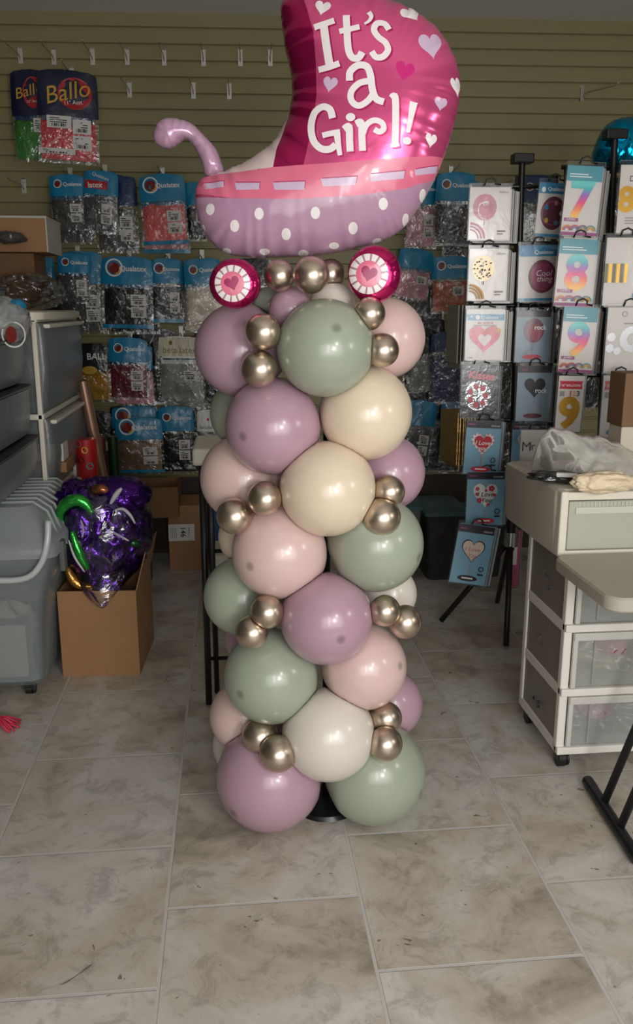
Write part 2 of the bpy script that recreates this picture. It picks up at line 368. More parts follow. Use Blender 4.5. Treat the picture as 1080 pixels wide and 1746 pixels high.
CB = [
 (477, 470, 27, -.10, 'left of the three gold chrome balloons under the carriage'),
 (531, 469, 31, -.15, 'middle of the three gold chrome balloons under the carriage'),
 (564, 467, 25, -.03, 'right rear one of the three gold chrome balloons under the carriage'),
 (449, 566, 31, -.19, 'gold chrome balloon on the upper left lavender balloon, upper of its pair'),
 (443, 629, 32, -.18, 'gold chrome balloon on the upper left lavender balloon, lower of its pair'),
 (630, 535, 28, -.16, 'gold chrome balloon right of the top sage green balloon, upper of its pair'),
 (652, 597, 29, -.16, 'gold chrome balloon on the upper right blush balloon, lower of its pair'),
 (452, 850, 30, -.18, 'gold chrome balloon left of the pale cream balloon, upper right of its pair'),
 (400, 880, 31, -.16, 'gold chrome balloon on the mid-height left blush balloon, outer of its pair'),
 (663, 838, 28, -.14, 'gold chrome balloon on the right edge lavender balloon, upper of its pair'),
 (651, 882, 33, -.18, 'gold chrome balloon over the right sage green balloon, lower of its pair'),
 (456, 1043, 29, -.19, 'gold chrome balloon left of the central lower lavender balloon'),
 (430, 1078, 29, -.19, 'gold chrome balloon above the lower left sage green balloon, lower of its pair'),
 (656, 1041, 27, -.16, 'gold chrome balloon right of the central lower lavender balloon'),
 (691, 1060, 29, -.12, 'outermost right gold chrome balloon beside the lower column'),
 (444, 1255, 31, -.15, 'gold chrome balloon under the lower left sage green balloon'),
 (474, 1285, 32, -.22, 'gold chrome balloon on top of the bottom lavender balloon'),
 (658, 1224, 28, -.12, 'gold chrome balloon on the lower right lavender balloon, upper of its pair'),
 (657, 1268, 30, -.18, 'gold chrome balloon on top of the bottom sage green balloon'),
]
balls = []
for cx, cy, rx, ry, dF, c, lb, tip in BL:
    p = pF(cx, cy, FP0+dF); dep = (p-Vector((0, 0, CH))).dot(FW); r = (rx+ry)/2*1.03*dep/FP
    # neck points at the pole, a little downwards / tip away from it
    ax = Vector((POLE.x, POLE.y, p.z)); out = (p-ax).normalized()
    if tip:
        dx, dy = (tip[0]-cx)/rx, -(tip[1]-cy)/ry; dz = math.sqrt(max(.05, 1-dx*dx-dy*dy)); out = (RT*dx+UPV*dy-FW*dz).normalized()
    if p.z-r*.985 < .0: p.z = r*.985
    balls.append(['latex_balloon', p, r, out, c, lb, BIG, 0, bool(tip)])
for cx, cy, r_, dF, lb in CB:
    p = pF(cx, cy, FP0+dF); dep = (p-Vector((0, 0, CH))).dot(FW); ax = Vector((POLE.x, POLE.y, p.z))
    balls.append(['chrome_balloon', p, r_*dep/FP, (p-ax).normalized(), 'gold chrome', lb, SML, 1, False])
def plain_latex(c):
    m = cn[c]; n = m.name+'_plain'
    m_ = mat(n, RGB[c], rough=.3, coat=.35); m_.node_tree.nodes['Principled BSDF'].inputs['Coat Roughness'].default_value = .13; return m_
def make_balloon(i):
    nm, P, r, out, c, lb, grp, small, tipped = balls[i]
    bm = NB(); q = Vector((0, 0, 1)).rotation_difference(out); nu, nv = (48, 32)
    seeds = []
    for j in range(nv+1):
        t = PI*j/nv; row = []
        for k in range(nu):
            a = 2*PI*k/nu
            rr = math.sin(t); zz = math.cos(t)
            if t > PI*.6:                                   # pear-shaped end running into the neck
                s = (t-PI*.6)/(PI*.4); rr = math.sin(t)*(1-.10*math.sin(s*PI)); zz = math.cos(t)*(1+.10*s*s)
            row.append((rr*math.cos(a), rr*math.sin(a), zz))
        seeds.append(row)
    qi = q.inverted(); V = []
    near = [(b[1], b[2]) for k, b in enumerate(balls) if k != i and (b[1]-P).length < b[2]+r-.0005]
    def fix(v):
        w = P+q @ (Vector(v)*r)
        for cp, cr in near:
            d = cp-P; L = d.length; d = d/L; s = (L*L+r*r-cr*cr)/(2*L)   # shared contact plane
            s = max(s, r*.25)
            e = (w-P).dot(d)-(s-.0006)
            if e > 0: w = w-d*e
        if w.z < .001: w.z = .001
        return qi @ (w-P)
    top = bm.verts.new(fix(seeds[0][0])); bot = bm.verts.new(fix(seeds[-1][0])); R = []
    for j in range(1, nv): R.append([bm.verts.new(fix(v)) for v in seeds[j]])
    for k in range(nu):
        bm.faces.new((top, R[0][k], R[0][(k+1) % nu])); bm.faces.new((bot, R[-1][(k+1) % nu], R[-1][k]))
        for j in range(len(R)-1): bm.faces.new((R[j][k], R[j+1][k], R[j+1][(k+1) % nu], R[j][(k+1) % nu]))
    o = obj(nm, bm, cn[c] if balls[i][8] or small else plain_latex(c), smooth=True); o.location = P; o.rotation_mode = 'QUATERNION'; o.rotation_quaternion = q
    tag(o, lb, 'balloon', grp)
    # knotted neck at the hidden end
    kb = NB(); tube(kb, [(0, 0, -r*.98), (0, 0, -r*1.08), (0, 0, -r*1.14)], .006, 8, rs=[.008, .005, .009])
    obj('knot', kb, cn[c], o, smooth=True)
for i in range(len(balls)): make_balloon(i)
# stand: black round base plate and pole
st = empty('column_stand', (POLE.x, POLE.y, 0), 'black round base and pole holding the balloon column, seen between the bottom balloons', 'stand')
blk = mat('black_metal', (22, 22, 24), .35)
bm = NB(); zt = pF(560, 470, FP0).z
for r0, r1, z0, z1 in ((.10, .092, 0, .012), (.092, .03, .012, .035)): tube(bm, [(0, 0, z0), (0, 0, z1)], r0, 32, rs=[r0, r1])
obj('base_plate', bm, mat('black_plastic', (20, 22, 24), .3), st, smooth='auto')
bm = NB(); cyl(bm, (0, 0, .03), (0, 0, zt), .011, 16); obj('pole', bm, blk, st, smooth=True)
# ================================================================== foil carriage
CF = FP0-.02
CO = pF(560, 440, CF)
def cl(px, py):
    d = pF(px, py, CF)-CO; return (d.dot(RT), d.z)
def cr_(x, y): return cl(250+x*.5093, y*.5094)
hood_l = [(492, -4), (483, 3), (479, 12), (480, 34), (487, 87), (495, 118), (498, 145), (498, 165)]
conc = [(494, 190), (484, 216), (466, 243), (440, 264), (410, 281), (385, 292)]
bodyl = [(357, 300), (341, 308), (335, 322), (334, 340), (337, 366), (348, 395), (367, 420), (390, 434), (420, 439)]
bot = [(454, 440), (490, 439), (530, 437), (576, 431), (627, 419), (662, 407), (690, 387), (713, 356), (734, 322), (751, 285)]
rgt = [(764, 249), (776, 206), (783, 168), (783, 132), (774, 102), (759, 71), (735, 43), (700, 20), (667, 5), (630, -8), (585, -15), (540, -14), (512, -10)]
outp = spline(hood_l+conc+bodyl, 3)[:-1]+spline([bodyl[-1]]+bot+rgt+[hood_l[0]], 3)[:-1]
outl = [cl(*p) for p in outp]
def inflate(outl, hmax, N=110, p=.5, it=700):
    A = np.array(outl); x0, z0 = A.min(0)-.01; x1, z1 = A.max(0)+.01; s = max(x1-x0, z1-z0)/N
    nx = int((x1-x0)/s)+2; nz = int((z1-z0)/s)+2
    X, Z = np.meshgrid(x0+s*np.arange(nx), z0+s*np.arange(nz)); ins = np.zeros(X.shape, bool)
    n = len(A)
    for i in range(n):
        a, b = A[i], A[(i+1) % n]
        c = (a[1] > Z) != (b[1] > Z)
        with np.errstate(divide='ignore', invalid='ignore'): xx = (b[0]-a[0])*(Z-a[1])/(b[1]-a[1]+1e-12)+a[0]
        ins ^= c & (X < xx)
    ph = np.zeros(X.shape)
    for _ in range(it):
        q = .25*(np.roll(ph, 1, 0)+np.roll(ph, -1, 0)+np.roll(ph, 1, 1)+np.roll(ph, -1, 1))+.01
        ph = np.where(ins, ph+1.0*(q-ph), 0)
    # a few more sweeps on the coarse field are enough for a soft pillow form
    ph = ph/ph.max()
    cum = np.concatenate([[0], np.cumsum(np.linalg.norm(np.diff(np.vstack([A, A[:1]]), axis=0), axis=1))])
    def zf(x, z):
        i = (x-x0)/s; j = (z-z0)/s; a, b = int(i), int(j); fx, fz = i-a, j-b
        v = ph[b, a]*(1-fx)*(1-fz)+ph[b, a+1]*fx*(1-fz)+ph[b+1, a]*(1-fx)*fz+ph[b+1, a+1]*fx*fz
        P = np.array([x, z]); B = np.roll(A, -1, 0); d = B-A; t = np.clip(((P-A)*d).sum(1)/((d*d).sum(1)+1e-12), 0, 1)
        Q = A+d*t[:, None]; D = np.linalg.norm(Q-P, axis=1); k = int(D.argmin())
        return v, float(D[k]), float(cum[k]+t[k]*np.linalg.norm(d[k]))
    return zf
def foil_mesh(outl, regions, base, back, hmax, step, wl=.03, wamp=.004, name='foil', parent=None, wlen=.05):
    F = inflate(outl, hmax)
    def wind(P, X, Z):
        A = np.array(P); B = np.roll(A, -1, 0); W = np.zeros(len(X), int)
        for (ax, az), (bx, bz) in zip(A, B):
            if az == bz: continue
            s_ = (bx-ax)*(Z-az)-(X-ax)*(bz-az)
            W += ((az <= Z) & (bz > Z) & (s_ > 0)).astype(int)-((az > Z) & (bz <= Z) & (s_ < 0)).astype(int)
        return W != 0
    def dens(P):
        out = []
        for i in range(len(P)):
            a, b = Vector(P[i]), Vector(P[(i+1) % len(P)]); n = max(1, int((b-a).length/step))
            out += [tuple(a.lerp(b, k/n)) for k in range(n)]
        return out
    polys = [dens(outl)]+[dens(p) for p, m in regions]; vs = []; fs = []
    ed = []
    for P in polys:
        k = len(vs); n = len(P); ed += [(k+i, k+(i+1) % n) for i in range(n)]; vs += [Vector(p) for p in P]
    x0 = min(p[0] for p in outl); x1 = max(p[0] for p in outl); z0 = min(p[1] for p in outl); z1 = max(p[1] for p in outl)
    nx, nz = int((x1-x0)/step), int((z1-z0)/step)
    gp = [(x0+step*(i+.5*(j % 2))+random.uniform(-.1, .1)*step, z0+step*j+random.uniform(-.1, .1)*step) for j in range(nz+1) for i in range(nx+1)]
    ga = np.array(gp); ok = wind(outl, ga[:, 0], ga[:, 1]); vs += [Vector(g) for g, k in zip(gp, ok) if k]
    V, E, T, _, _, _ = delaunay_2d_cdt(vs, ed, [], 0, 1e-6)
    va = np.array([tuple(v) for v in V]); cen = np.array([va[list(t)].mean(0) for t in T]); X, Z = cen[:, 0], cen[:, 1]
    own = np.where(wind(outl, X, Z), 0, -1)
    for k, (p, m) in enumerate(regions): own = np.where(wind(p, X, Z) & (own >= 0), k+1, own)
    bm = NB(); mats = [base, back]; mi = []
    for p, m in regions:
        if m not in mats: mats.append(m)
        mi.append(mats.index(m))
    H = []; 
    for v in V:
        ph, d, s = F(v.x, v.y); edge = min(1, d/(step*1.5))
        h = hmax*math.sqrt(max(ph, 0))*1.0
        if d < 1e-5: h = 0
        else: h = max(h, hmax*min(1, d/.02)*.18)
        wk = math.sin(2*PI*s/wl+2.2*math.sin(s/wl*.9+1)+1.3*math.sin(s/wl*2.3))
        h += wamp*wk*math.exp(-d/wlen)*min(1, d/.006)
        h += .0016*noise.noise(Vector((v.x*14, v.y*14, 3)))*min(1, d/.02)
        H.append(max(h, 0))
    A = [bm.verts.new((v.x, -h, v.y)) for v, h in zip(V, H)]
    B = [a if h < 1e-6 else bm.verts.new((v.x, h*.92, v.y)) for v, h, a in zip(V, H, A)]
    for t, k in zip(T, own):
        if k < 0: continue
        m = 0 if k == 0 else mi[k-1]
        try: bm.faces.new([A[i] for i in t]).material_index = m
        except ValueError: pass
        try: bm.faces.new([B[i] for i in reversed(t)]).material_index = 1
        except ValueError: pass
    o = obj(name, bm, mats, parent, smooth=True)
    return o, F
foil = lambda n, c, r=.2, mt=.75: mat(n, c, rough=r, metal=mt, coat=.25, bump=.12, bscale=9)
PINK = foil('pink_foil', (226, 88, 142), .22, .5); DPINK = foil('deep_pink_foil', (186, 22, 96)); CORAL = mat('coral_print', (224, 112, 140), .28, coat=.4, bump=.08, bscale=9)
MAUVE = mat('mauve_print', (180, 140, 166), .28, coat=.4, bump=.08, bscale=9); WHITE_P = mat('white_print', (240, 232, 232), .35, coat=.3)
LILP = mat('lilac_print', (206, 180, 206), .32, coat=.3); IVP = mat('pale_pink_print', (226, 200, 200), .35, coat=.3); SHP = mat('letter_shadow_print', (176, 28, 92), .3, metal=.4)
HOTP = mat('magenta_print', (214, 40, 128), .3, metal=.4); DCOR = mat('dash_shadow_print', (178, 60, 110), .35)
bandtop = [(334, 305), (344, 305), (400, 301), (469, 296), (555, 292), (657, 284), (751, 272), (768, 269)]
bandbot = [(768, 309), (739, 318), (683, 331), (606, 343), (504, 349), (403, 346), (334, 338), (322, 337)]
c_ = lambda L: [cl(*p) for p in L]
def clipd(poly): return poly
reg = []
hoodpoly = [p for p in outp]
stripe_r = [(515, -30), (520, 20), (527, 45), (535, 76), (539, 127), (540, 178), (534, 229), (526, 262), (520, 294)]
# regions are cut at the outline by tracing it, so that nothing lies outside
def nearest(px): return min(range(len(outp)), key=lambda i: (outp[i][0]-px[0])**2+(outp[i][1]-px[1])**2)
def arc(a, b):
    i, j = nearest(a), nearest(b); out = []
    while i != j: out.append(outp[i]); i = (i+1) % len(outp)
    return out+[outp[j]]
reg.append((c_(arc((334, 338), (742, 308))+[(739, 318)][:0]+[(683, 331), (606, 343), (504, 349), (403, 346)]), MAUVE))
reg.append((c_(arc((344, 305), (334, 336))+[(403, 346), (504, 349), (606, 343), (683, 331)]+arc((742, 308), (755, 272))+[(657, 284), (555, 292), (469, 296), (400, 301)]), CORAL))
reg.append((c_(arc((497, 168), (352, 302))+[(400, 301), (469, 296), (474, 265), (486, 230), (494, 200)]), IVP))
reg.append((c_(arc((512, -10), (497, 168))+[(494, 200), (486, 230), (474, 265), (469, 296), (519, 293.5)]+stripe_r[::-1][1:-1]), DPINK))
for q in [((200, 624), (268, 620), (270, 640), (206, 644)), ((306, 628), (388, 631), (386, 653), (312, 652)), ((430, 632), (533, 630), (530, 656), (436, 655)), ((583, 622), (698, 615), (692, 641), (590, 646)), ((740, 608), (852, 594), (848, 618), (742, 630)), ((884, 588), (966, 568), (962, 590), (888, 606))]:
    P = [cr_(*p) for p in q]; sh = [cr_(p[0]+3, p[1]-4) for p in q]
    reg.append((sh, DCOR)); reg.append((P, LILP))
for x, y in [(225, 711), (386, 730), (306, 767), (472, 794), (566, 728), (687, 774), (783, 698), (917, 663), (862, 742), (627, 828), (526, 851), (272, 845), (400, 847), (772, 812), (196, 770)]:
    rx, ry = (15, 19) if y < 800 else (17, 10)
    if x in (917, 862): rx = 12
    if x == 196: rx, ry = 7, 13
    reg.append(([cr_(x+rx*math.cos(2*PI*k/20), y+ry*math.sin(2*PI*k/20)) for k in range(20)], WHITE_P))
def hrt(x, y, wd, m, rot=0, hs=1.): 
    c = cr_(x, y); reg.append((heart(c[0], c[1], wd*.5093*CK, rot, hs), m))
CK = (cl(561, 200)[0]-cl(560, 200)[0])
hrt(588, 70, 50, WHITE_P, -.25); hrt(880, 76, 74, WHITE_P, .6, .85); hrt(938, 192, 80, LILP, .2, 1.1); hrt(848, 284, 62, HOTP, -.2, 1.05)
hrt(612, 323, 46, LILP, -.2, 1.1); hrt(1026, 312, 40, WHITE_P, .3, 1.6); hrt(968, 378, 44, LILP, -.1); hrt(937, 495, 40, WHITE_P, -.1, 1.15); hrt(668, 0, 72, WHITE_P, 0, .8)
# hand lettering: strokes in photo crop units
G = []
def S(pts, wd, n=6): 
    P = spline(pts, n); 
    W = [wd]*len(P) if not isinstance(wd, (tuple, list)) else [wd[0]+(wd[-1]-wd[0])*i/(len(P)-1) for i in range(len(P))]
    V = [Vector(p) for p in P]; L = []; R = []
    for i, p in enumerate(V):
        d = (V[min(i+1, len(V)-1)]-V[max(i-1, 0)]).normalized(); nn = Vector((-d.y, d.x))*W[i]/2
        L.append(tuple(p+nn)); R.append(tuple(p-nn))
    G.append(L+R[::-1])
def D(x, y, rx, ry): G.append([(x+rx*math.cos(2*PI*k/16), y+ry*math.sin(2*PI*k/16)) for k in range(16)])
S([(562, 134), (590, 126), (626, 116)], 20); S([(592, 128), (600, 190), (612, 268)], 25); S([(576, 272), (610, 266), (642, 256)], 20)      # I
S([(664, 98), (666, 150), (670, 210), (682, 238), (702, 240), (714, 222)], 22); S([(642, 153), (675, 146), (706, 138)], 18)                # t
S([(736, 86), (744, 100), (738, 116), (722, 128)], (17, 7))                                                                                # apostrophe
S([(800, 146), (786, 126), (762, 126), (752, 148), (766, 172), (788, 190), (796, 214), (780, 236), (758, 238), (744, 220)], 20)            # s
S([(674, 312), (676, 284), (700, 264), (728, 268), (740, 296), (746, 340), (758, 370), (782, 380)], 22); S([(740, 314), (706, 320), (680, 346), (680, 376), (702, 392), (730, 378), (750, 352)], 20)   # a
S([(620, 430), (612, 402), (588, 392), (562, 412), (552, 456), (560, 500), (584, 526), (612, 528), (630, 514)], 22); S([(588, 484), (616, 478), (644, 474)], 18); S([(634, 476), (638, 512), (644, 548)], (22, 14))  # G
D(677, 428, 15, 13); S([(656, 466), (672, 458), (674, 500), (676, 536)], 22)                                                               # i
S([(694, 450), (710, 446), (713, 490), (715, 534)], 22); S([(716, 480), (728, 452), (752, 438), (776, 446), (782, 464), (768, 474), (752, 466)], 18)     # r
S([(806, 368), (818, 364), (820, 430), (818, 516)], 22); S([(804, 516), (818, 516), (832, 512)], 12)                                                       # l
S([(878, 378), (870, 420), (860, 474)], (26, 12)); D(857, 500, 14, 12)                                                                      # !
for P in G: reg.append(([cr_(x+6, y+5) for x, y in P], SHP))
for P in G: reg.append(([cr_(x, y) for x, y in P], WHITE_P))
carr = empty('carriage_foil_balloon', CO, "baby carriage shaped foil balloon reading It's a Girl on top of the column", 'foil balloon', rz=-PS)
foil_mesh(outl, reg, PINK, DPINK, .125, .0058, wl=.045, wamp=.006, name='carriage_body', parent=carr, wlen=.035)
# curled handle
hp = [(385, 291), (372, 268), (352, 243), (330, 224), (312, 214)]
hw = [15, 15, 15, 15, 17]
HO = spline([(383, 292), (376, 270), (366, 250), (345, 227), (328, 211), (310, 204), (290, 201), (272, 207), (263, 224), (262, 238), (272, 250), (289, 254), (304, 246), (315, 238), (325, 243), (336, 260), (345, 281), (350, 300), (362, 303), (378, 300)], 4)
HO = HO[:-1]
Hc = [cl(*p) for p in HO]; foil_mesh(Hc, [], mat('lilac_foil', (196, 156, 182), .25, coat=.5, metal=.25), MAUVE, .034, .0045, wl=.03, wamp=.0022, name='handle', parent=carr, wlen=.02)
SPOKE = mat('spoke_print', (176, 134, 138), .35, coat=.3); HRT = mat('wheel_heart_print', (158, 10, 86), .35, coat=.2)
# wheels: round foils with a ring of spokes and a heart
for (wx, wy, rx, ry, hr) in ((401, 484, 44, 42, .3), (638, 468, 46, 48, -.25)):
    WF = FP0-.13; c0 = pF(wx, wy, WF); kk = (pF(wx+1, wy, WF)-c0).dot(RT); R = (rx+ry)/2*kk
    wl = [(R*math.cos(2*PI*k/72)*rx/(rx+ry)*2, R*math.sin(2*PI*k/72)*ry/(rx+ry)*2) for k in range(72)]
    cxo = -.06*R if wx < 500 else -.22*R; rg = []
    def C(r, n=40): return [(cxo+r*R*math.cos(2*PI*k/n), r*R*math.sin(2*PI*k/n)) for k in range(n)]
    rg.append((C(.70), WHITE_P)); rg.append((C(.46), CORAL))
    for k in range(14):
        a = 2*PI*k/14+.1; da = .05
        rg.append(([(cxo+r*R*math.cos(a+s), r*R*math.sin(a+s)) for r, s in ((.46, -da*1.5), (.70, -da), (.70, da), (.46, da*1.5))], SPOKE))
    rg.append((heart(cxo, -.02*R,   .6*R, hr), HRT))
    o, _ = foil_mesh(wl, rg, DPINK, DPINK, R*.52, .0035, wl=.011, wamp=.0018, name='wheel', parent=carr, wlen=.012)
    d = c0-CO; o.location = (d.dot(RT), d.dot(HF), d.z)
    if wx > 500: o.rotation_euler = (0, 0, .0)
# ================================================================== wall hooks
steel = mat('hook_steel', (200, 196, 186), .3, metal=.9); plate_m = mat('hook_plate', (216, 214, 206), .35, metal=.4)
GH = 'wire hooks on the slatwall'
proto_hook = None
def hook(px, py, dx=0., L=.24, label=''):
    global proto_hook
    p = pW(px, py, .0); p = Vector((p.x, p.y, p.z))
    if proto_hook is None:
        r = empty('slatwall_hook', p, label, 'hook', -WA, GH)
        bm = NB(); box(bm, -.013, .013, -.006, 0, -.042, .042, .001); box(bm, -.013, .013, -.006, .01, .036, .042)
        obj('mounting_plate', bm, plate_m, r)
        bm = NB(); tube(bm, [(0, -.006, -.02), (0, -.02, -.004), (0, -.05, .002), (0, -L+.03, .004), (0, -L, .02)], .0028, 8)
        obj('wire_arm', bm, steel, r, smooth=True); proto_hook = r
    else:
        r = proto_hook.copy(); COL.objects.link(r); r.location = p; r['label'] = label
        for ch in list(proto_hook.children):
            c = ch.copy(); COL.objects.link(c); c.parent = r
    r.rotation_euler = (0, 0, -WA+dx); r['group'] = GH
    return r
for i, (x, y, d) in enumerate([(35, 95, -.08), (92, 97, -.04), (158, 97, 0), (217, 97, 0), (280, 98, 0), (347, 99, .02), (410, 99, .02), (461, 99, .03)]):
    hook(x, y, d, label='bare wire hook in the top hook row, %s' % ['leftmost by the picture edge', 'second from left above the red bag', 'third from the left', 'fourth from the left', 'fifth from the left', 'sixth from the left', 'seventh from the left', 'nearest to the pink carriage hood'][i])
for i, (x, y, d) in enumerate([(221, 153, -.05), (330, 155, 0), (391, 156, .02)]):
    hook(x, y, d, label='bare wire hook in the second hook row, %s' % ['nearest to the red balloon bag', 'middle of three', 'right one of three'][i])
hook(41, 317, -.1, label='bare wire hook at far left above the cardboard box')
hook(993, 160, .62, label='bare wire hook alone at upper right above the display rack')
hook(828, 318, .5, label='wire hook behind the pink marble balloon package')
# ================================================================== bags of latex balloons on the slatwall
QB = mat('bag_blue_print', (22, 128, 170), .35, coat=.3, bump=.35, bscale=14); QD = mat('bag_navy_print', (20, 50, 96), .35, coat=.3, bump=.3)
NAVY = mat('bag_midnight_print', (22, 28, 58), .35, coat=.3, bump=.4, bscale=14)
WHT = mat('sticker_white', (214, 212, 206), .5); INK = mat('black_ink', (26, 26, 30), .5); PWH = mat('printed_white', (232, 232, 230), .4)
DRED = mat('logo_dark_red', (120, 30, 24), .4); YEL = mat('logo_gold', (206, 160, 60), .4); RED = mat('bag_red_print', (176, 24, 34), .35, coat=.3)
CLEAR = film('clear_bag_film', (225, 228, 226), .05, .14, .9, 20, True)
def contents_mat(nm, c): return mat('balloons_'+nm, c, .45, bump=.9, bscale=34, var=.35, vscale=22)
CM = {'black': contents_mat('black', (22, 22, 24)), 'grey': contents_mat('grey', (88, 88, 86)), 'coral': contents_mat('coral', (222, 106, 100)), 'pink': contents_mat('pink', (206, 150, 156)),
      'maroon': contents_mat('maroon', (120, 34, 44)), 'white': contents_mat('white', (206, 196, 178)), 'beige': contents_mat('beige', (146, 120, 92)), 'orange': contents_mat('orange', (190, 92, 30)),
      'green': contents_mat('green', (58, 132, 46)), 'red': contents_mat('red', (196, 32, 46)), 'clear': contents_mat('clear', (150, 152, 146)), 'navy': contents_mat('navy', (34, 34, 92)), 'yellow': contents_mat('yellow', (186, 140, 30)), 'silver': mat('balloons_silver', (170, 170, 170), .3, metal=.8, bump=.9, bscale=30)}
def q_logo(P, w, h, zc, s=1., text='Qualatex', tx=.12, ring=True):
    r = w*.17*s
    if ring:
        cx = -w*.24; P.ring(cx, zc, r*.82, r, PWH); P.ell(cx, zc-r*.05, r*.66, r*.62, DRED)
        P.ring(cx+r*.1, zc-r*.1, r*.5, r*.72, YEL, -80, 20, 8)
    if text: P.text(text, w*tx*1.1, zc-h*.015, PWH, width=w*.52, bold=.02)
bag_n = 0
def bag(x0, y0, x1, y1, off, head, cont, label, group='packs of latex balloons hanging on the slatwall', style='q', hf=.38, yaw=0., tilt=0., th=.02, stickers=1, text='Qualatex'):
    global bag_n; bag_n += 1; sd = bag_n*3.7
    if off > .1: tilt += random.uniform(-.045, .045); yaw += random.uniform(-.1, .1)
    xc = (x0+x1)/2; T = pW(xc, y0, off); B = pW(xc, y1, off); w = (pW(x1, (y0+y1)/2, off)-pW(x0, (y0+y1)/2, off)).length; h = T.z-B.z
    r = empty('balloon_bag', T, label, 'balloon bag', -WA+yaw, group, ry=tilt)
    def zf(x, z):
        u = min(1, abs(2*x/w)); v = max(0, min(1, -z/h)); prof = .25+.75*math.sin(min(1, v*1.15)*PI)**.7 if v < .87 else .25+.75*max(0, math.sin(min(1, v*1.15)*PI))**.7
        return th*(1-u*u)**.5*prof+.004*noise.noise(Vector((x*22+sd, z*16, sd)))+.003*noise.noise(Vector((x*60+sd, z*25, sd)))
    nx, nz = 12, 18
    def wave(i, j):        # ragged heat-sealed top and slightly rounded corners
        u = i/nx; v = j/nz; x = -w/2+w*u; z = -h*v
        x *= 1-.10*math.exp(-v*9)-.04*v**6*0; z -= .010*abs(noise.noise(Vector((u*4+sd, 0, 0))))*(v < .05)+.035*h*(abs(u-.5)*2)**2.5*(v < .05)
        return x, z
    hj = max(2, round(nz*hf)); head_b = NB(); film_b = NB()
    for bm_, j0, j1 in ((head_b, 0, hj), (film_b, hj, nz)):
        for side in (1, -1):
            V = [[None]*(nx+1) for _ in range(j1-j0+1)]
            for j in range(j0, j1+1):
                for i in range(nx+1):
                    x, z = wave(i, j); y = -zf(x, z) if side == 1 else .25*zf(x*.9, z)
                    if i in (0, nx): y = -.002*noise.noise(Vector((x*20, z*20, sd)))
                    V[j-j0][i] = bm_.verts.new((x, y, z))
            for j in range(j1-j0):
                for i in range(nx):
                    q = (V[j][i], V[j+1][i], V[j+1][i+1], V[j][i+1])
                    f = bm_.faces.new(q if side == 1 else q[::-1])
                    if bm_ is film_b and j == j1-j0-1: f.material_index = 1
    hm = {'q': QB, 'n': NAVY, 'w': PWH, 'd': QD, 'p': PURP, 'k': DARKB}[head]
    raw('printed_header', head_b, [hm], r, True); raw('clear_pouch', film_b, [CLEAR, hm if style == 'q' else CLEAR], r, True)
    zt = -h*hj/nz
    # the balloons inside: a lumpy pile filling the pouch
    cb = NB(); cx, cz = 12, 14; ztop = zt-h*.03*(1 if style != 'full' else 0); V = {}
    fill = -h*.985-zt
    for j in range(cz+1):
        for i in range(cx+1):
            u = i/cx; v = j/cz; x = (-w/2+w*u)*.9; top = zt-h*(.05+.05*noise.noise(Vector((u*5+sd, 1, 0)))); z = top+(-h*.96-top)*v
            e = min(1, 5*min(u, 1-u), 5*min(v+.02, 1-v))
            y = -(zf(x, z)*.72*e)+.006*noise.noise(Vector((x*90, z*90, sd)))*e
            V[i, j] = (cb.verts.new((x, y, z)), cb.verts.new((x, .001+.004*e, z)))
    for j in range(cz):
        for i in range(cx):
            for s in (0, 1):
                q = [V[i, j][s], V[i, j+1][s], V[i+1, j+1][s], V[i+1, j][s]]; cb.faces.new(q if s == 0 else q[::-1])
    raw('uninflated_balloons', cb, CM[cont], r, True)
    zq = lambda x, z: zf(x, z)+.002
    if style == 'q':
        P = Print(zq); q_logo(P, w, h, -h*hf*.42, text=text); P.done('logo', r)
    elif style == 'small':
        P = Print(zq); q_logo(P, w, h, -h*hf*.45, .7, text=text, tx=.16); P.done('logo', r)
    elif style == 'ballo':
        P = Print(zq); P.ell(.12*w, -.25*h, .28*w, .17*h, RED); P.text('Ballo', .02*w, -.23*h, YEL, width=w*.72, bold=.0, shear=.25, rot=.25); P.text('11" Asst.', .1*w, -.345*h, PWH, width=w*.3, rot=.12)
        P.rect(-w*.42, w*.4, -.55*h, -.5*h, QD); P.done('logo', r)
    elif style == 'latexred':
        P = Print(zq); P.grid(-w*.44, w*.2, -h*.3, -h*.17, RED, 20, 8); P.text('latex', -w*.14, -h*.24, PWH, width=w*.42, bold=.02, rot=.1); P.text('Qualatex', w*.0, -h*.1, PWH, width=w*.5, rot=-.25); P.done('logo', r)
    elif style == 'betal':
        P = Print(zq); P.grid(-w*.46, w*.46, -h*.3, -h*.02, mat('bag_cream_print', (206, 200, 180), .4), 26, 14); P.text('betallatex', 0, -h*.21, OLV, width=w*.74, bold=.0)
        P.ell(-w*.2, -h*.1, w*.035, w*.05, OLV); P.rect(-w*.46, w*.46, -h*.325, -h*.305, OLV); P.rect(-w*.42, w*.42, -h*.42, -h*.36, WHT); P.done('logo', r)
    elif style == 'betal2':
        P = Print(zq); P.grid(-w*.46, w*.46, -h*.45, -h*.1, PWH, 20, 12); P.text('betallatex', 0, -h*.36, INK, width=w*.74, bold=.0); P.ell(-w*.02, -h*.2, w*.05, w*.06, HOTP); P.done('logo', r)
    elif style == 'baall':
        P = Print(zq); P.text('BALL', .1*w, -h*.22, PWH, width=w*.5, bold=.02); P.ell(-w*.1, -h*.45, w*.2, h*.07, YEL); P.done('logo', r)
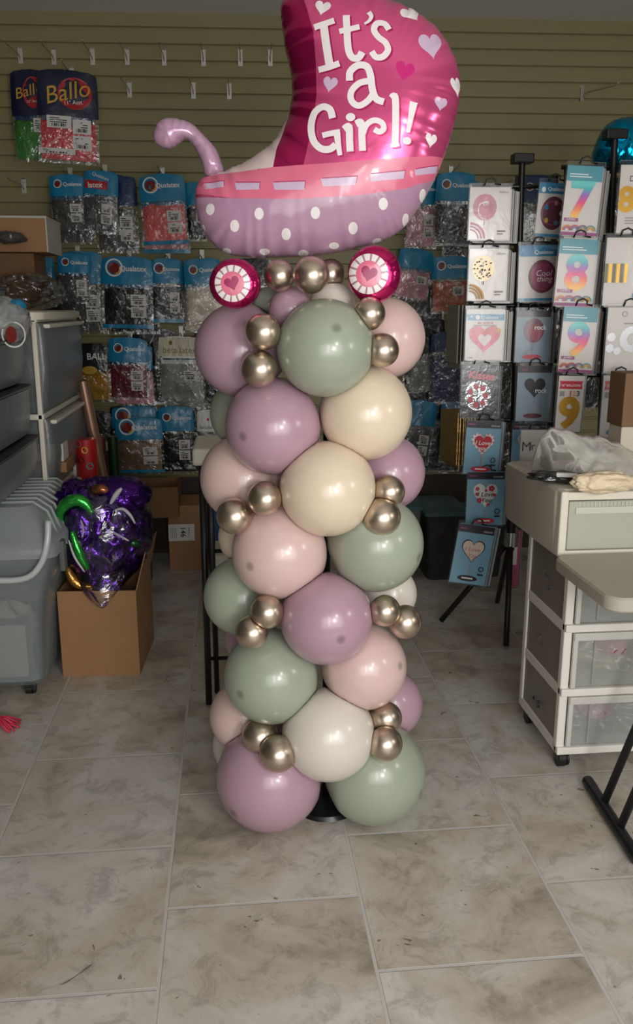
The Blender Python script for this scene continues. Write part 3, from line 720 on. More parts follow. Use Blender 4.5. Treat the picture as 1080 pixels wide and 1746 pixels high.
    def sticker(x, z, sw, sh):
        P = Print(lambda a, b: zq(a, b)+.001); P.grid(x-sw/2, x+sw/2, z-sh/2, z+sh/2, WHT, 3, 3)
        for k in range(3): P.rect(x-sw*.38, x-sw*.38+sw*(.7 if k else .4), z+sh*(.3-.16*k)-sh*.04, z+sh*(.3-.16*k)+sh*.03, INK)
        xx = x-sw*.3
        for k in range(7): bw = sw*(.03+.04*((k*5) % 3)/2); P.rect(xx, xx+bw, z-sh*.38, z-sh*.12, INK); xx += sw*.09
        P.done('price_sticker', r)
    if off >= .12:
        hk = hook(0, 0, 0, off+.03, 'hook carrying the '+' '.join(label.split(',')[0].split()[:12])); hk.location = (T.x, T.y+off/math.cos(WA), T.z+.012); hk['group'] = 'wire hooks carrying bags'
    if stickers >= 1: sticker(w*.22, -h*.60, w*.3, h*.15)
    if stickers >= 2: sticker(w*.22, -h*.77, w*.3, h*.15)
    if stickers == 3: sticker(-w*.2, -h*.40, w*.42, h*.14); 
    if stickers >= 4: sticker(-w*.15, -h*.56, w*.4, h*.13); sticker(-w*.2, -h*.87, w*.6, h*.06)
    return r
PURP = mat('bag_purple_print', (92, 44, 110), .35, coat=.3, bump=.3); DARKB = mat('bag_black_print', (20, 20, 22), .35, coat=.4, bump=.4); OLV = mat('bag_olive_print', (120, 112, 50), .4)
bag(15, 118, 80, 277, .10, 'n', 'green', 'balloon bag with bright green balloons at top left, behind the red one', style='ballo', hf=.5, stickers=1)
bag(63, 119, 165, 280, .16, 'n', 'red', 'balloon bag with red balloons at top left, front of the two', style='ballo', hf=.5, stickers=4, yaw=.12)
bag(84, 305, 158, 416, .06, 'q', 'grey', 'bag of grey balloons hidden behind the first blue-topped bag beside the cardboard box', style='n')
bag(82, 297, 143, 394, .14, 'q', 'grey', 'blue-topped bag of dark grey balloons beside the cardboard box', style='small', stickers=2)
bag(160, 298, 232, 432, .05, 'd', 'grey', 'bag of dark balloons behind the bag with the red band', style='n', stickers=2)
bag(165, 292, 200, 400, .09, 'q', 'clear', 'narrow blue-topped bag between the red-banded bag and its neighbour', style='n', stickers=1, yaw=.3)
bag(143, 291, 203, 398, .15, 'q', 'grey', 'balloon bag with a red band reading latex', style='latexred', stickers=2, tilt=.06)
bag(238, 308, 321, 432, .05, 'q', 'pink', 'bag of pink balloons hidden behind the coral balloon bag', style='q', stickers=0)
bag(235, 296, 314, 417, .13, 'q', 'coral', 'blue-topped bag of coral balloons left of the carriage', stickers=2)
bag(311, 310, 350, 412, .05, 'q', 'black', 'bag of black balloons half hidden by the left end of the carriage', style='n', stickers=1)
bag(56, 438, 92, 524, .05, 'q', 'clear', 'plain blue-topped bag at far left behind the brown box', style='n', hf=.6, stickers=0)
bag(98, 428, 175, 570, .05, 'q', 'grey', 'large bag of grey balloons behind a smaller one in the second row', style='n', stickers=2)
bag(97, 432, 153, 518, .15, 'q', 'grey', 'small blue-topped bag of grey balloons in the second row, leftmost in front', style='small', stickers=2)
bag(178, 445, 268, 570, .04, 'q', 'black', 'bag of black balloons hidden behind the big second-row bag of black balloons', style='n', stickers=1)
bag(172, 437, 260, 560, .13, 'q', 'black', 'big blue-topped bag of black balloons in the second row', stickers=2)
bag(257, 440, 312, 550, .12, 'q', 'black', 'narrower blue-topped bag of black balloons in the second row', stickers=2)
bag(310, 448, 378, 568, .05, 'q', 'white', 'bag of cream balloons hidden behind another by the left wheel', style='n')
bag(311, 440, 376, 552, .14, 'q', 'white', 'blue-topped bag of cream white balloons beside the left wheel', style='small', stickers=0, tilt=-.1)
bag(126, 585, 190, 686, .10, 'k', 'yellow', 'black bag reading BALL with yellow balloons', style='baall', stickers=0, hf=.45)
bag(190, 588, 262, 692, .04, 'q', 'pink', 'bag of pink balloons hidden behind the dark red balloons in the third row', style='n', stickers=2)
bag(184, 575, 252, 682, .13, 'q', 'maroon', 'blue-topped bag of dark red balloons in the third row', style='small', stickers=2)
bag(278, 600, 348, 700, .04, 'q', 'clear', 'bag of clear balloons hidden behind the cream-topped bag', style='n')
bag(268, 573, 346, 684, .14, 'w', 'clear', 'cream-topped bag reading betallatex in the third row', style='betal', stickers=1, hf=.32)
bag(189, 692, 268, 790, .05, 'q', 'beige', 'blue-topped bag behind the bag of beige balloons in the bottom row', style='q', text='')
bag(195, 712, 276, 806, .13, 'q', 'beige', 'blue-topped bag of beige balloons in the bottom row', stickers=2, text='Qualatex')
bag(268, 692, 330, 800, .10, 'q', 'black', 'blue-topped bag of black balloons in the bottom row', style='small', stickers=2)
bag(335, 698, 376, 780, .10, 'w', 'clear', 'white bag reading betallatex next to the column in the bottom row', style='betal2', stickers=1, hf=.45)
bag(120, 700, 190, 800, .05, 'k', 'grey', 'dark bag behind the rolls of gift wrap', style='n', stickers=1)
bag(256, 580, 276, 690, .03, 'k', 'black', 'thin black bag between the dark red and clear balloons', style='n', stickers=0)
# right of the column
bag(693, 300, 748, 425, .06, 'q', 'pink', 'blue-topped bag half hidden by the right end of the carriage', style='small', stickers=2)
bag(758, 305, 822, 440, .04, 'q', 'black', 'bag of black balloons hidden behind the one right of the carriage', style='n', stickers=0)
bag(746, 293, 812, 420, .13, 'q', 'black', 'blue-topped bag of black balloons right of the carriage', style='small', stickers=0, tilt=.04)
bag(686, 436, 738, 540, .04, 'q', 'grey', 'dark blue-topped bag behind the pink balloons beside the right wheel', style='n')
bag(682, 424, 742, 512, .13, 'q', 'pink', 'blue-topped bag of pale pink balloons beside the right wheel', style='n', stickers=1, tilt=.12)
bag(737, 436, 800, 535, .12, 'q', 'orange', 'blue-topped bag of orange balloons', style='small', stickers=1)
bag(700, 560, 745, 670, .06, 'k', 'clear', 'dark bag of clear balloons beside the column in the third row', style='n', stickers=0)
bag(735, 565, 800, 690, .10, 'd', 'navy', 'bag of navy balloons under the orange balloons', style='n', stickers=0, hf=.3)
bag(693, 682, 748, 792, .12, 'q', 'grey', 'blue-topped bag in the bottom row right of the column', style='n', stickers=2, tilt=.1)
bag(752, 682, 800, 790, .06, 'q', 'black', 'bottom-row blue-topped bag behind the hanging gold packages', style='small', stickers=1)
bag(890, 298, 945, 420, .03, 'd', 'silver', 'dark blue-topped bag behind the rack pole', style='small', stickers=0)
BPL = ['behind the cream drawer cart top', 'behind the gift wrap rolls', 'behind the cream-topped bag', 'between dark red and clear balloons', 'behind the left wheel', 'behind the upper right of the column', 'behind the pale pink balloons', 'behind the clear balloons beside the column', 'behind the dotted champagne package', 'behind the heart ring package', 'behind the sequin balloon package', 'behind the wine-red rock package', 'behind the rainbow seven', 'behind the rainbow nine', 'behind the gold letter package', 'behind the silver letter package']+['']*20
BPL[16:] = ['low between column and rack', 'low behind the red heart package', 'low behind the slate packages', 'low behind the beige bag', 'low beside the column at left']
# dark filler bags added edge to edge to black out the wall behind
for i, (a, b, c, d) in enumerate([(60, 520, 135, 690), (60, 690, 125, 800), (330, 560, 420, 700), (225, 560, 300, 690), (380, 440, 470, 560), (640, 520, 700, 600), (700, 440, 760, 560), (690, 540, 760, 660), (800, 420, 880, 560), (800, 560, 880, 700), (880, 420, 970, 560), (880, 560, 970, 700), (960, 400, 1050, 560), (960, 560, 1050, 700), (1040, 300, 1110, 450), (1040, 450, 1110, 600), (700, 655, 790, 808), (785, 690, 880, 808), (870, 690, 960, 808), (185, 690, 270, 808), (268, 690, 370, 808)]):
    bag(a, b, c, d, .015, 'k', 'black', 'flat black filler bag at the very back, '+BPL[i], 'black filler bags at the back of the wall', style='n', stickers=0, th=.012)
# ================================================================== display rack with foil balloon packages
rack_p = pF(868, 985, 3.85); rack_p.z = 0
def rack(base, top_px, F, legs, label, bars):
    r = empty('display_rack', base, label, 'display rack')
    inv = Vector(base); T = pF(*top_px, F)
    bm = NB(); tube(bm, [(0, 0, .38), T-inv-Vector((0, 0, .01))], .014, 12); tube(bm, [(0, 0, .38), (T-inv)*.72+Vector((0, 0, .38*.28))], .019, 12); obj('pole', bm, blk, r, smooth='auto')
    bm = NB(); t = T-inv; box(bm, t.x-.045, t.x+.045, t.y-.03, t.y+.03, t.z-.015, t.z+.025, .006); obj('end_cap', bm, blk, r)
    bm = NB(); cyl(bm, (0, 0, .40), (0, 0, .47), .034, 16); obj('leg_collar', bm, mat('rack_chrome', (190, 190, 190), .25, metal=1), r, smooth='auto')
    for l in legs:
        bm = NB(); p = Vector(l)-inv; tube(bm, [(0, 0, .43), p+Vector((0, 0, .014))], .013, 10); obj('leg', bm, blk, r, smooth=True)
    for (a, b) in bars:
        bm = NB(); a = Vector(a)-inv; b = Vector(b)-inv; tube(bm, [a, b], .009, 8); obj('cross_bar', bm, blk, r, smooth=True)
    return r
FR = 3.80
leftx = [808, 808, 805, 800, 800, 800]; 
def bars(xa, xb, ys, F): return [(pF(xa, y, F), pF(xb, y, F)) for y in ys]
rk = rack(rack_p, (891, 273), 3.86, [pZ(752, 1063), pZ(848, 1030), pZ(863, 1106)], 'black tripod display rack beside the white drawer cart', bars(806, 972, (318, 415, 521, 616, 716, 800), 3.86)+bars(790, 880, (893,), 3.86))
rp2 = pF(1030, 800, 3.62); rp2.z = 0
rk2 = rack(rp2, (1049, 232), 3.66, [rp2+Vector((.3, -.25, 0)), rp2+Vector((-.1, .35, 0)), rp2+Vector((.25, .2, 0))], 'black tripod display rack at far right behind the drawer cart', bars(958, 1110, (285, 404, 520, 640), 3.68))
# upright flat straps of each rack
for r_, xs, F, y0, y1 in ((rk, ((884, 874), (947, 935)), 3.88, 300, 850), (rk2, ((1043, 1026), (968, 955)), 3.72, 285, 740)):
    for xa, xb in xs:
        bm = NB(); o = Vector(r_.location); a = pF(xa, y0, F)-o; b = pF(xb, y1, F)-o
        tube(bm, [a, b], .014, 6); obj('upright', bm, blk, r_, smooth=False)
TEAL = mat('card_teal', (70, 152, 166), .35, coat=.15); MAG = mat('card_magenta', (150, 62, 122), .35, coat=.15); LBL = mat('card_light_blue', (132, 176, 196), .35, coat=.15)
CARDW = mat('card_white', (212, 206, 200), .35, coat=.15, bump=.08, bscale=8); CARDK = mat('card_black_purple', (40, 24, 44), .35, coat=.5); GOLDM = mat('gold_foil_print', (206, 158, 52), .28, metal=.7)
ROSE = mat('rose_marble_print', (196, 122, 140), .45, coat=0, var=.35, vscale=30); RSTR = mat('rose_ring_print', (188, 90, 132), .4); CHAMP = mat('champagne_print', (196, 172, 128), .35, metal=.3)
ORG = mat('gold_ring_print', (220, 160, 60), .4); CRIM = mat('crimson_print', (190, 20, 50), .35, coat=.4); DWINE = mat('wine_print', (104, 26, 54), .35, coat=.4); GREYT = mat('grey_print', (150, 148, 146), .5)
SILV = mat('silver_print', (196, 196, 198), .25, metal=.8); GRB = mat('pale_slate_card', (140, 158, 170), .4, coat=.15); HEARTG = None
SLEEVE = film('package_sleeve', (240, 240, 240), .0, .22, .12, 9, True)
rainbow = lambda z0, z1: ramp_mat('rainbow_print', [(0, (244, 196, 70)), (.25, (240, 130, 90)), (.45, (226, 70, 140)), (.68, (160, 110, 190)), (.85, (80, 180, 190)), (1, (110, 205, 200))], z0, z1)
def smallrings(P, w, h):
    c = [ORG, CRIM, MAG, TEAL, YEL]
    for i, x in enumerate((-.34, -.12, .1, .32)):
        for k in range(3): P.ring(x*w, -h*.93, w*(.13-.035*k), w*(.155-.035*k), c[(i+k) % 5], 0, 180, 12)
def pack(x0, y0, x1, y1, F, kind, label, n_back=3, yaw=0., tilt=0., dxb=.012, dyb=.016, group='foil balloon packages hanging on the racks', backc=None):
    xc = (x0+x1)/2; T = pF(xc, y0, F); B = pF(xc, y1, F); w = (pF(x1, (y0+y1)/2, F)-pF(x0, (y0+y1)/2, F)).length; h = T.z-B.z
    r = empty('balloon_package', T, label, 'foil balloon package', -PS+yaw, group, ry=tilt)
    card = {'marble': CARDW, 'dots': CARDW, 'heartring': CARDW, 'rain7': CARDW, 'rain8': CARDW, 'rain9': CARDW, 'gold9': CARDW, 'gold1': CARDW, 'floral': CARDW, 'disco': CARDW,
            'rock': GRB, 'rock2': GRB, 'love1': LBL, 'love2': LBL, 'love3': LBL, 'mr': GREYC, 'goldw': CARDW, 'goldband': CARDW, 'silverc': CARDW, 'kiss': DARKB, 'pinkp': RSTR}[kind]
    bm = NB(); box(bm, -w/2, w/2, -.0035, .0035, -h, 0, .001); obj('card', bm, card, r)
    P = Print(lambda x, z: .0040); t = 'Qualatex'
    if kind == 'marble' or kind == 'dots':
        m = ROSE if kind == 'marble' else CHAMP; P.ell(-.12*w, -.38*h, .29*w, .25*h, m)
        if kind == 'dots':
            rr = random.Random(3)
            for k in range(46):
                a = rr.uniform(0, 2*PI); q = math.sqrt(rr.random())*.9; P.ell(-.12*w+.27*w*q*math.cos(a), -.38*h+.235*h*q*math.sin(a), .018*w, .016*h, INK if k % 3 else PWH, 8)
        else:
            for k in range(5): P.ring(-.2*w+.03*w*k, -.36*h-.02*h*k, (.06+.035*k)*w, (.075+.035*k)*w, PWH, 20*k, 150+30*k, 14)
        P.rect(-.13*w, -.11*w, -.7*h, -.63*h, INK if kind == 'dots' else ROSE)
        for a, b in ((.34, .39), (.27, .31), (.2, .23)): P.ring(-.47*w, -.985*h, a*w, b*w, RSTR if kind == 'marble' else ORG, 2, 88, 12)
        P.text('Balloon', .33*w, -.1*h, GREYT, width=.2*w); P.rect(.2*w, .4*w, -.85*h, -.82*h, GREYT); P.rect(.2*w, .34*w, -.9*h, -.88*h, GREYT)
    elif kind == 'heartring':
        P.rect(-w/2, w/2, -.22*h, -.10*h, QB); P.ell(-.2*w, -.16*h, .06*w, .045*h, PWH, 14); P.text('Qualatex', .12*w, -.165*h, PWH, width=.44*w, bold=.01); P.text('MICROFOIL', .02*w, -.27*h, CRIM, width=.42*w, bold=.01)
        P.rect(-.3*w, .3*w, -.325*h, -.31*h, GREYT)
        m = ramp_mat('heart_ring_gradient', [(0, (232, 150, 190)), (.5, (206, 36, 106)), (1, (196, 22, 64))], -.95*h, -.45*h)
        H0 = heart(0, -.60*h, .82*w, 0, .98, 40); H1 = heart(0, -.62*h, .34*w, 0, 1.1, 40); P.poly(H0, m); P.poly(H1, CARDW); P.ell(.36*w, -.42*h, .06*w, .05*h, YEL, 16); P.text('3 sizes', -.36*w, -.95*h, INK, width=.14*w)
    elif kind in ('rain7', 'rain8', 'rain9'):
        P.rect(-w/2, w/2, -.22*h, 0, TEAL); P.rect(-.42*w, .1*w, -.13*h, -.115*h, PWH); P.rect(-.42*w, .2*w, -.165*h, -.15*h, PWH)
        P.text(kind[-1], .0, -.49*h, rainbow(-.72*h, -.27*h), size=.52*h/.72*1.0, bold=.03); P.rect(-.45*w, -.05*w, -.80*h, -.75*h, MAG); P.text('JUMBO', -.25*w, -.775*h, PWH, width=.25*w)
        smallrings(P, w, h); P.rect(-w/2, w/2, -h, -.955*h, MAG)
    elif kind == 'gold9' or kind == 'gold1':
        P.poly([(-.46*w, -.09*h), (.46*w, -.09*h), (.42*w, -.15*h), (.46*w, -.23*h), (-.46*w, -.23*h), (-.42*w, -.15*h)], CRIM); P.text('16" BALLOON', 0, -.165*h, PWH, width=.74*w, bold=.02)
        for c, x, m in (('1', 0, CRIM), ('2', .15, ORG), ('3', .3, QD)): P.text(c, x*w, -.31*h, m, size=.13*h, bold=.02)
        P.rect(-.42*w, -.24*w, -.36*h, -.27*h, GREYT); P.text('9' if kind == 'gold9' else '1', 0, -.66*h, GOLDM if kind == 'gold9' else CRIM, size=.74*h, bold=.045)
        if kind == 'gold1': P.ell(-.1*w, -.92*h, .2*w, .05*h, QB)
    elif kind == 'floral':
        P.rect(-w/2, w/2, -.2*h, 0, QB); P.ell(-.34*w, -.13*h, .07*w, .05*h, PWH, 12); P.text('Qualatex', .1*w, -.12*h, PWH, width=.6*w, bold=.02); P.ell(.05*w, -.56*h, .42*w, .31*h, DWINE); P.ring(.05*w, -.56*h, .36*w, .40*w, MAG)
        for k in range(5): P.ell(.05*w+.28*w*math.cos(k*1.3), -.56*h+.2*h*math.sin(k*1.3), .07*w, .05*h, [PWH, ROSE, QB, YEL, TEAL][k], 10)
        P.rect(-w/2, w/2, -h, -.95*h, QB)
    elif kind == 'disco':
        P.rect(-w/2, w/2, -.2*h, 0, QB); P.text('Qualatex', .15*w, -.13*h, PWH, width=.5*w, bold=.02); P.ell(.12*w, -.56*h, .36*w, .30*h, DWINE); P.ell(.12*w, -.56*h, .30*w, .25*h, mat('sequin_print', (150, 40, 90), .4, var=.8, vscale=60))
        P.text('Cool', .16*w, -.50*h, PWH, width=.4*w, shear=.2); P.text('thing', .18*w, -.62*h, PWH, width=.4*w, shear=.2); P.rect(-w/2, w/2, -h, -.95*h, QB)
    elif kind in ('rock', 'rock2'):
        P.rect(-w/2, w/2, -.12*h, 0, CARDK); P.text('MPIRE'[0:0] or 'foil', -.3*w, -.06*h, MAG, width=.18*w)
        if kind == 'rock': P.ell(.02*w, -.38*h, .3*w, .24*h, DWINE); P.ell(.08*w, -.42*h, .2*w, .16*h, mat('wine_dots', (160, 50, 80), .4, var=.7, vscale=60))
        else: P.heart(.02*w, -.40*h, .62*w, INK, 0, 1.05)
        P.text('rock', .22*w, -.32*h if kind == 'rock' else -.44*h, PWH, width=.36*w, bold=.03); P.rect(0, .02*w, -.82*h, -.62*h, ROSE); P.ell(.0*w, -.9*h, .28*w, .045*h, CRIM if kind == 'rock' else DWINE)
    elif kind in ('love1', 'love2', 'love3'):
        P.rect(-w/2, w/2, -.13*h, 0, CARDK); P.rect(-.45*w, -.25*w, -.08*h, -.05*h, MAG); P.rect(.2*w, .46*w, -.1*h, -.07*h, GREYT)
        hc = {'love1': PWH, 'love2': PWH, 'love3': INK}[kind]; P.heart(0, -.44*h, .66*w, hc, 0, 1.12)
        if kind == 'love1':
            for k in range(22):
                a = heart(0, -.44*h, .62*w, 0, 1.12, 22)[k]; P.ell(a[0], a[1], .025*w, .018*h, ROSE, 8)
            P.heart(0, -.43*h, .5*w, CRIM, 0, 1.1)
        if kind == 'love3': P.heart(0, -.44*h, .60*w, mat('cream_heart_print', (222, 208, 190), .4), 0, 1.12)
        if kind == 'love2':
            for x, z, s in ((-.22, -.31, .06), (.16, -.30, .09), (-.16, -.52, .08), (.08, -.6, .05), (.24, -.42, .05), (-.24, -.40, .05), (.0, -.33, .04)):
                for k in range(5): P.ell(x*w+s*w*.55*math.cos(k*1.257), z*h+s*w*.55*math.sin(k*1.257), s*w*.42, s*w*.42, CRIM, 8)
        tm = {'love1': PWH, 'love2': INK, 'love3': ROSE}[kind]
        P.text('I Love' if kind != 'love3' else 'I Love', 0, -.40*h, tm, width=.42*w, shear=.2, bold=.01); P.text({'love1': 'you!', 'love2': 'You', 'love3': 'You'}[kind], .02*w, -.51*h, tm, width=.28*w, shear=.2, bold=.01)
        P.rect(-.02*w, .02*w, -.83*h, -.68*h, GREYT); P.ell(-.02*w, -.9*h, .28*w, .05*h, CRIM if kind != 'love3' else CARDK); P.rect(-.18*w, .14*w, -.91*h, -.885*h, PWH); P.ring(.32*w, -.72*h, .05*w, .075*w, INK); P.rect(.24*w, .4*w, -.83*h, -.8*h, INK)
    elif kind == 'mr': P.text('M', -.28*w, -.45*h, INK, width=.30*w); P.text('r', -.03*w, -.475*h, INK, width=.14*w)
    elif kind == 'goldw':
        P.text('Decor', .0, -.2*h, INK, width=.5*w); P.text('8', -.3*w, -.5*h, GOLDM, size=.5*h, bold=.04); P.text('/', .05*w, -.5*h, GOLDM, size=.5*h, bold=.04); P.text('A', .35*w, -.5*h, GOLDM, size=.4*h, bold=.04)
        for k in range(3): P.rect(-.3*w, .3*w, -(.78+.04*k)*h, -(.765+.04*k)*h, GREYT)
    elif kind == 'goldband': P.text('T', .3*w, -.18*h, CRIM, size=.2*h, bold=.06); [P.rect(-w/2+.1*w*q, -w/2+.1*w*q+.08*w, -.66*h, -.38*h, GOLDM if q % 2 else OLV) for q in range(6)]; P.ell(.35*w, -.85*h, .1*w, .06*h, QB)
    elif kind == 'silverc':
        P.text('C', .1*w, -.48*h, SILV, size=.5*h, bold=.06); P.ell(-.38*w, -.45*h, .1*w, .1*w, SILV); P.ell(-.4*w, -.62*h, .1*w, .1*w, SILV); P.ell(-.22*w, -.66*h, .09*w, .09*w, SILV)
        P.ring(-.1*w, -.1*h, .05*w, .065*w, GREYT); P.rect(-.1*w, .3*w, -.25*h, -.235*h, GREYT)
    elif kind == 'kiss':
        sm = mat('silver_red_foil', (176, 176, 180), .22, metal=.9, bump=1.0, bscale=26); P.ell(-.03*w, -.58*h, .36*w, .28*h, sm)
        for k in range(7): P.ell(-.03*w+.22*w*math.cos(k*.9), -.58*h+.18*h*math.sin(k*.9), .075*w, .06*h, CRIM, 12)
        P.text('Kisses', .05*w, -.2*h, CRIM, width=.7*w, bold=.04, rot=-.1)
    elif kind == 'pinkp': P.rect(-.3*w, .3*w, -.6*h, -.2*h, PWH)
    P.done('printed_front', r)
    bm = NB(); box(bm, -w/2-.005, w/2+.006, -.0085, .0055, -h-.005, .016, .002); obj('clear_sleeve', bm, SLEEVE, r)
    # black loop hook through the hang hole
    bm = NB(); tube(bm, [(-.028, -.012, .004), (-.02, -.012, .026), (0, -.012, .034), (.018, -.012, .026), (.018, -.012, .012), (.04, -.010, .008)], .0035, 6); obj('hang_loop', bm, blk, r, smooth=True)
    # packages queued behind on the same hook
    bc = backc or card
    for k in range(n_back):
        bm = NB(); s = random.uniform(-.004, .004); box(bm, -w/2, w/2, -.003, .003, -h+s, s, .001)
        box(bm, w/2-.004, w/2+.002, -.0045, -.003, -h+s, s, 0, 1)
        c = r.matrix_basis @ Vector((dxb*(k+1), dyb*(k+1), -.003*(k+1)))
        o = obj('balloon_package', bm, [bc, {0: GREYT, 1: DSTR, 2: GREYT}[k % 3]], None); o.location = c; o.rotation_euler = (0, tilt, -PS+yaw+random.uniform(-.03, .03))
        tag(o, ['first', 'second', 'third', 'fourth'][k]+' package queued behind the '+QN[kind], 'foil balloon package', 'packages queued behind the '+QN[kind])
    return r
QN = {'marble': 'rose marble balloon package', 'dots': 'dotted champagne balloon package', 'heartring': 'open heart ring package', 'rain7': 'rainbow seven', 'rain8': 'rainbow eight', 'rain9': 'rainbow nine', 'gold9': 'gold nine package',
 'gold1': 'slim package beside the brown box', 'floral': 'dark floral balloon package', 'disco': 'sequin balloon package', 'rock': 'slate package with round balloon', 'rock2': 'slate package with black heart', 'love1': 'light blue solid red heart package',
 'love2': 'light blue flowered heart package', 'love3': 'tilted cream heart package', 'mr': 'grey Mr package', 'goldw': 'gold letter package', 'goldband': 'gold banded package', 'silverc': 'silver letter package', 'kiss': 'silver and red foil package', 'pinkp': 'low pink package'}
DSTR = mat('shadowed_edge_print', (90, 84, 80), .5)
GREYC = mat('card_grey', (186, 182, 174), .4, coat=.3)
Fk = 3.66
pack(802, 319, 872, 409, Fk, 'marble', 'package with a rose marble balloon and pink rings', 4)
pack(801, 424, 866, 512, Fk, 'dots', 'package with a black dotted champagne balloon and gold rings', 4)
pack(796, 527, 861, 614, Fk, 'heartring', 'package with an open red heart ring balloon', 4)
pack(788, 622, 850, 712, Fk+.02, 'kiss', 'silver and red foil package hanging under the heart ring package', 2)
pack(797, 718, 856, 808, Fk, 'love1', 'light blue package with a solid red heart balloon', 2, tilt=.04)
pack(798, 805, 861, 895, Fk, 'love2', 'light blue package with a white heart and red flowers', 2)
pack(784, 896, 845, 996, Fk-.06, 'love3', 'tilted light blue package with a cream heart, lowest on the rack', 3, tilt=.14)
pack(921, 312, 971, 404, 3.72, 'floral', 'package with a dark floral round balloon', 2, tilt=.05)
pack(886, 418, 952, 513, 3.74, 'disco', 'package with a dark pink sequin round balloon reading Cool thing', 2, tilt=-.02)
pack(882, 530, 940, 617, 3.74, 'rock', 'slate package reading rock with a round wine-red balloon', 3)
pack(884, 624, 942, 718, 3.74, 'rock2', 'slate package reading rock with a black heart balloon', 3)
pack(875, 722, 930, 800, 3.76, 'love2', 'light blue package mostly hidden behind the grey Mr package', 0)
pack(889, 733, 937, 795, 3.5, 'mr', 'grey package reading Mr behind the clear plastic bag', 0)
F3 = 3.5
pack(969, 283, 1030, 402, F3, 'rain7', 'package with a rainbow number seven balloon', 4, tilt=.05)
pack(956, 408, 1022, 522, F3, 'rain8', 'package with a rainbow number eight balloon', 4, tilt=.04)
pack(963, 524, 1021, 635, F3, 'rain9', 'package with a rainbow number nine balloon', 3, tilt=.04)
pack(954, 641, 997, 736, F3-.05, 'gold9', 'slim white package with a gold number nine and red banner', 1, tilt=.02)
pack(1060, 281, 1126, 398, 3.45, 'goldw', 'white package with gold letter balloons at the right picture edge', 1)
pack(1036, 405, 1102, 521, 3.45, 'goldband', 'white package with a gold band at the right picture edge', 4)
pack(1038, 524, 1110, 636, 3.45, 'silverc', 'white package with a silver letter C balloon', 3)
pack(1030, 640, 1085, 745, 3.42, 'gold1', 'white package with a red number beside the cardboard carton', 4)
pack(868, 905, 888, 1000, 3.95, 'pinkp', 'pink package hanging low behind the rack legs', 1)
# edge-on packages hanging left of the rack
for i in range(7):
    x = 768+i*5; T = pF(x, 700, 3.78); bm = NB(); h = T.z-pF(x, 790, 3.78).z; box(bm, -.0035, .0035, -.09, .09, -h+random.uniform(-.02, .02), 0, .002)
    o = obj('balloon_package', bm, mat('gold_foil_pack', (176, 146, 92), .3, metal=.75, bump=.5, bscale=20)); o.location = T; o.rotation_euler[2] = -PS+.25+random.uniform(-.06, .06)
    tag(o, ['leftmost', 'second', 'third', 'fourth', 'fifth', 'sixth', 'rightmost'][i]+' of the gold foil packages seen edge-on left of the rack', 'foil balloon package', 'edge-on gold foil packages')
for i in range(5):
    x = 774+i*5; T = pF(x, 520, 3.78); bm = NB(); h = T.z-pF(x, 622, 3.78).z; box(bm, -.003, .003, -.08, .08, -h+random.uniform(-.02, .02), 0, .002)
    o = obj('balloon_package', bm, mat('grey_pack', (120, 118, 112), .35, coat=.5)); o.location = T; o.rotation_euler[2] = -PS+.2+random.uniform(-.06, .06)
    tag(o, ['leftmost', 'second', 'third', 'fourth', 'rightmost'][i]+' of the grey packages seen edge-on left of the heart ring package', 'foil balloon package', 'edge-on grey packages')
# blue foil balloon above the far right rack
BF = 3.75; bo = pF(1060, 280, BF)
def bl(px, py): d = pF(px, py, BF)-bo; return (d.dot(RT), d.z)
bo_ = empty('foil_balloon', bo, 'shiny turquoise blue foil balloon above the far right rack', 'foil balloon', rz=-PS)
foil_mesh([bl(*p) for p in spline([(1011, 278), (1012, 258), (1020, 236), (1032, 216), (1050, 204), (1072, 200), (1096, 202), (1120, 220), (1130, 250), (1122, 285), (1080, 296), (1040, 292), (1011, 278)], 4)[:-1]], [], mat('turquoise_foil', (0, 140, 180), .15, metal=.9, bump=.5, bscale=9), QB, .09, .012, wl=.06, wamp=.012, name='foil_skin', parent=bo_, wlen=.06)
# ================================================================== left side: bins, drawers, boxes
FROST = film('frosted_plastic', (186, 196, 196), .20, .25, .3, 6); FROST2 = film('smoky_plastic', (128, 136, 138), .48, .28, .3, 6)
RIM = mat('black_plastic_rim', (26, 27, 28), .4); CRM = mat('cream_plastic', (222, 216, 200), .4); KRAFT = mat('kraft_card', (158, 118, 80), .7, var=.12, vscale=6, bump=.1, bscale=40)
KRD = mat('kraft_card_inside', (120, 88, 58), .8, var=.1); CASTM = mat('caster_black', (18, 18, 20), .45); BEIGE = mat('beige_plastic', (190, 184, 170), .5, bump=.12, bscale=120)
def caster(parent, x, y, r=.025):
    bm = NB(); cyl(bm, (x-.012, y, r), (x+.012, y, r), r, 20); cyl(bm, (x+.016, y, r), (x+.024, y, r), r*.9, 20); c = obj('caster', bm, CASTM, parent, smooth='auto')
    bm = NB(); box(bm, x-.018, x+.026, y-.014, y+.014, r*1.1, r*2.3, .004); obj('caster_fork', bm, mat('caster_fork', (40, 40, 42), .4), c)
